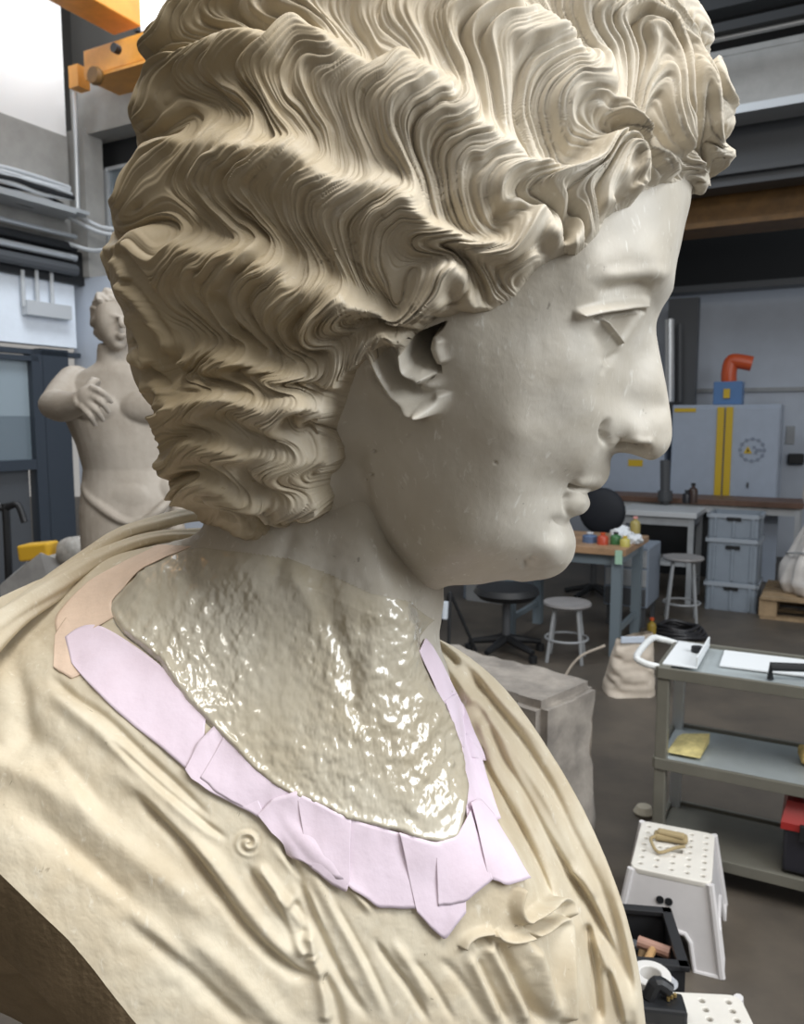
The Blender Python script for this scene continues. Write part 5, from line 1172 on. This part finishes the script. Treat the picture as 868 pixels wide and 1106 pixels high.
for k_, (u, v, u2, v2, u3, v3) in enumerate([(98,418,111,424,121,435),(96,426,109,434,118,446),(92,433,104,443,112,455),(87,438,97,449,103,460)]):
    m.tube([sp(u, v, -.295), sp(u2, v2, -.305), sp(u3, v3, -.27)], [.0125,.0115,.009], 10, sub=4)
m.tube([sp(95,424,-.285), sp(99,414,-.27), sp(107,410,-.25)], [.016,.015,.010], 10, sub=4)
m.tube([sp(98,421,-.25), sp(104,409,-.24)], [.022,.020], 12)
# neck, head turned down to its left
m.tube([sp(124,398,.02), sp(123,372,.0)], [.068,.058], 20)
hc_ = sp(123, 347, -.02); ell(m, hc_, (.066, .092, .098)); ell(m, sp(126, 362, -.055), (.048, .056, .052)); ell(m, sp(128, 372, -.075), (.026, .026, .022))
m.tube([sp(130,342,-.105), sp(132,351,-.128), sp(132.5,354,-.122)], [.010,.014,.012], 10)
ell(m, sp(121,341,-.098), (.026,.012,.008)); ell(m, sp(137,342,-.088), (.02,.012,.008)); ell(m, sp(131,361.5,-.108), (.020,.012,.007)); ell(m, sp(131,364.5,-.104), (.017,.012,.007)); ell(m, sp(109,352,.0), (.012,.02,.028))
bo = m.build('body', M_ST2, stt, True, 180)
rm = bo.modifiers.new('one surface', 'REMESH'); rm.mode = 'VOXEL'; rm.voxel_size = .0055; rm.use_smooth_shade = True
sm = bo.modifiers.new('soften', 'SMOOTH'); sm.iterations = 4; sm.factor = .5
m = MB(); bm_ = bmesh.new(); bmesh.ops.create_icosphere(bm_, subdivisions=5, radius=1)
co = np.array([v.co[:] for v in bm_.verts]); n1 = noise2(co[:, 0]*6+co[:, 1]*3, co[:, 2]*7, 3)
for v, k_ in zip(bm_.verts, n1):
    front = max(0, -v.co.y-.25)*(1 if v.co.z < .45 else 0); v.co *= 1+.13*float(k_)-.30*front; v.co.x *= .080; v.co.y *= .112; v.co.z *= .106
m._merge(bm_, Matrix.Translation(sp(122, 343, .0))); m.build('hair', M_ST2, stt, True, 180)
c = sp(140, 600, .02); m = MB(); m.box((c[0], c[1], .15), (.62, .5, .30), R(0), .015); m.build('base', M_ST2, stt)
c = sp(200, 600, .14); m = MB(); m.tube([(c[0], c[1], .30), (c[0]-.02, c[1]-.02, .65), (c[0]-.05, c[1]-.05, .98)], [.09,.075,.06], 16, sub=5); m.build('tree_stump_support', M_ST2, stt)
# grey covered machine with a yellow top, and the dark trolley handle by the door
yb = empty('covered_machine', at(52, 640, 4.2), 'grey machine with a yellow lid before the glazed door', 'machine')
c = np.array(at(60, 630, 4.2)); zz_ = at(50, 586, 4.2)[2]
m = MB(); m.hull([(c[0]-.20, c[1]-.15, 0), (c[0]+.22, c[1]-.15, 0), (c[0]+.22, c[1]+.2, 0), (c[0]-.2, c[1]+.2, 0), (c[0]-.22, c[1]-.16, zz_-.20), (c[0]+.0, c[1]-.16, zz_-.03), (c[0]+.02, c[1]+.2, zz_-.02), (c[0]-.15, c[1]+.2, zz_-.06), (c[0]+.2, c[1]-.1, zz_-.12)]); m.build('cover', mat('grey cover', (.34, .335, .33), .7, var=.15, scale=6), yb)
q = at(42, 595, 4.12); MB().box(q, (.17, .12, .085), R(-8), .012, ry=R(-6)).build('lid', mat('amber yellow', (.72, .42, .03), .4), yb)
bm_ = bmesh.new(); bmesh.ops.create_icosphere(bm_, subdivisions=3, radius=.09)
for v in bm_.verts: v.co *= 1+.25*float(noise2(np.array([v.co.x*20]), np.array([v.co.z*20+v.co.y*9]), 4)[0])
m = MB(); m._merge(bm_, Matrix.Translation(at(80, 596, 4.1))); m.build('lump', mat('grey lump', (.36, .34, .31), .7, var=.3, scale=12), yb, True)
hd_ = empty('hand_truck', at(10, 620, 4.6), 'black tubular hand truck standing before the door at the left edge', 'hand truck')
a_ = at(6, 545, 4.6)
MB().tube([(a_[0]-.02, a_[1], .05), (a_[0]-.0, a_[1], a_[2]-.1), (a_[0]-.02, a_[1], a_[2]-.02), (a_[0]-.10, a_[1]-.02, a_[2]), (a_[0]-.26, a_[1]-.05, a_[2])], .022, 10, sub=5).build('tube_frame', M_DARK, hd_)
MB().tube([(a_[0], a_[1], a_[2]-.02), (a_[0]+.08, a_[1]-.02, a_[2]), (a_[0]+.12, a_[1]-.03, a_[2]-.10)], .02, 10, sub=5).build('handle', M_DARK, hd_)
MB().box((a_[0]-.15, a_[1]-.1, .02), (.4, .22, .02), R(-10)).build('toe_plate', M_DARK, hd_)
for s in (-.24, .04): MB().lathe([(0, -.02), (.09, -.02), (.1, 0), (.09, .02), (0, .02)], (a_[0]+s, a_[1]+.08, .10), 24, Matrix.Rotation(R(90), 4, 'Y')).build('wheel', M_DARK, hd_)
# white offcuts on the floor, lower left
for i, (u, v, lab) in enumerate([(3, 1031, 'upper white offcut on the floor at the lower left edge'), (1, 1048, 'lower small white offcut on the floor at the lower left edge')]):
    q = floor_at(u, v); tag(MB().box((q[0]-.02, q[1], .006), (.07-.03*i, .016, .012), R(25), .002).build('offcut', M_SHEET), lab, 'offcut')
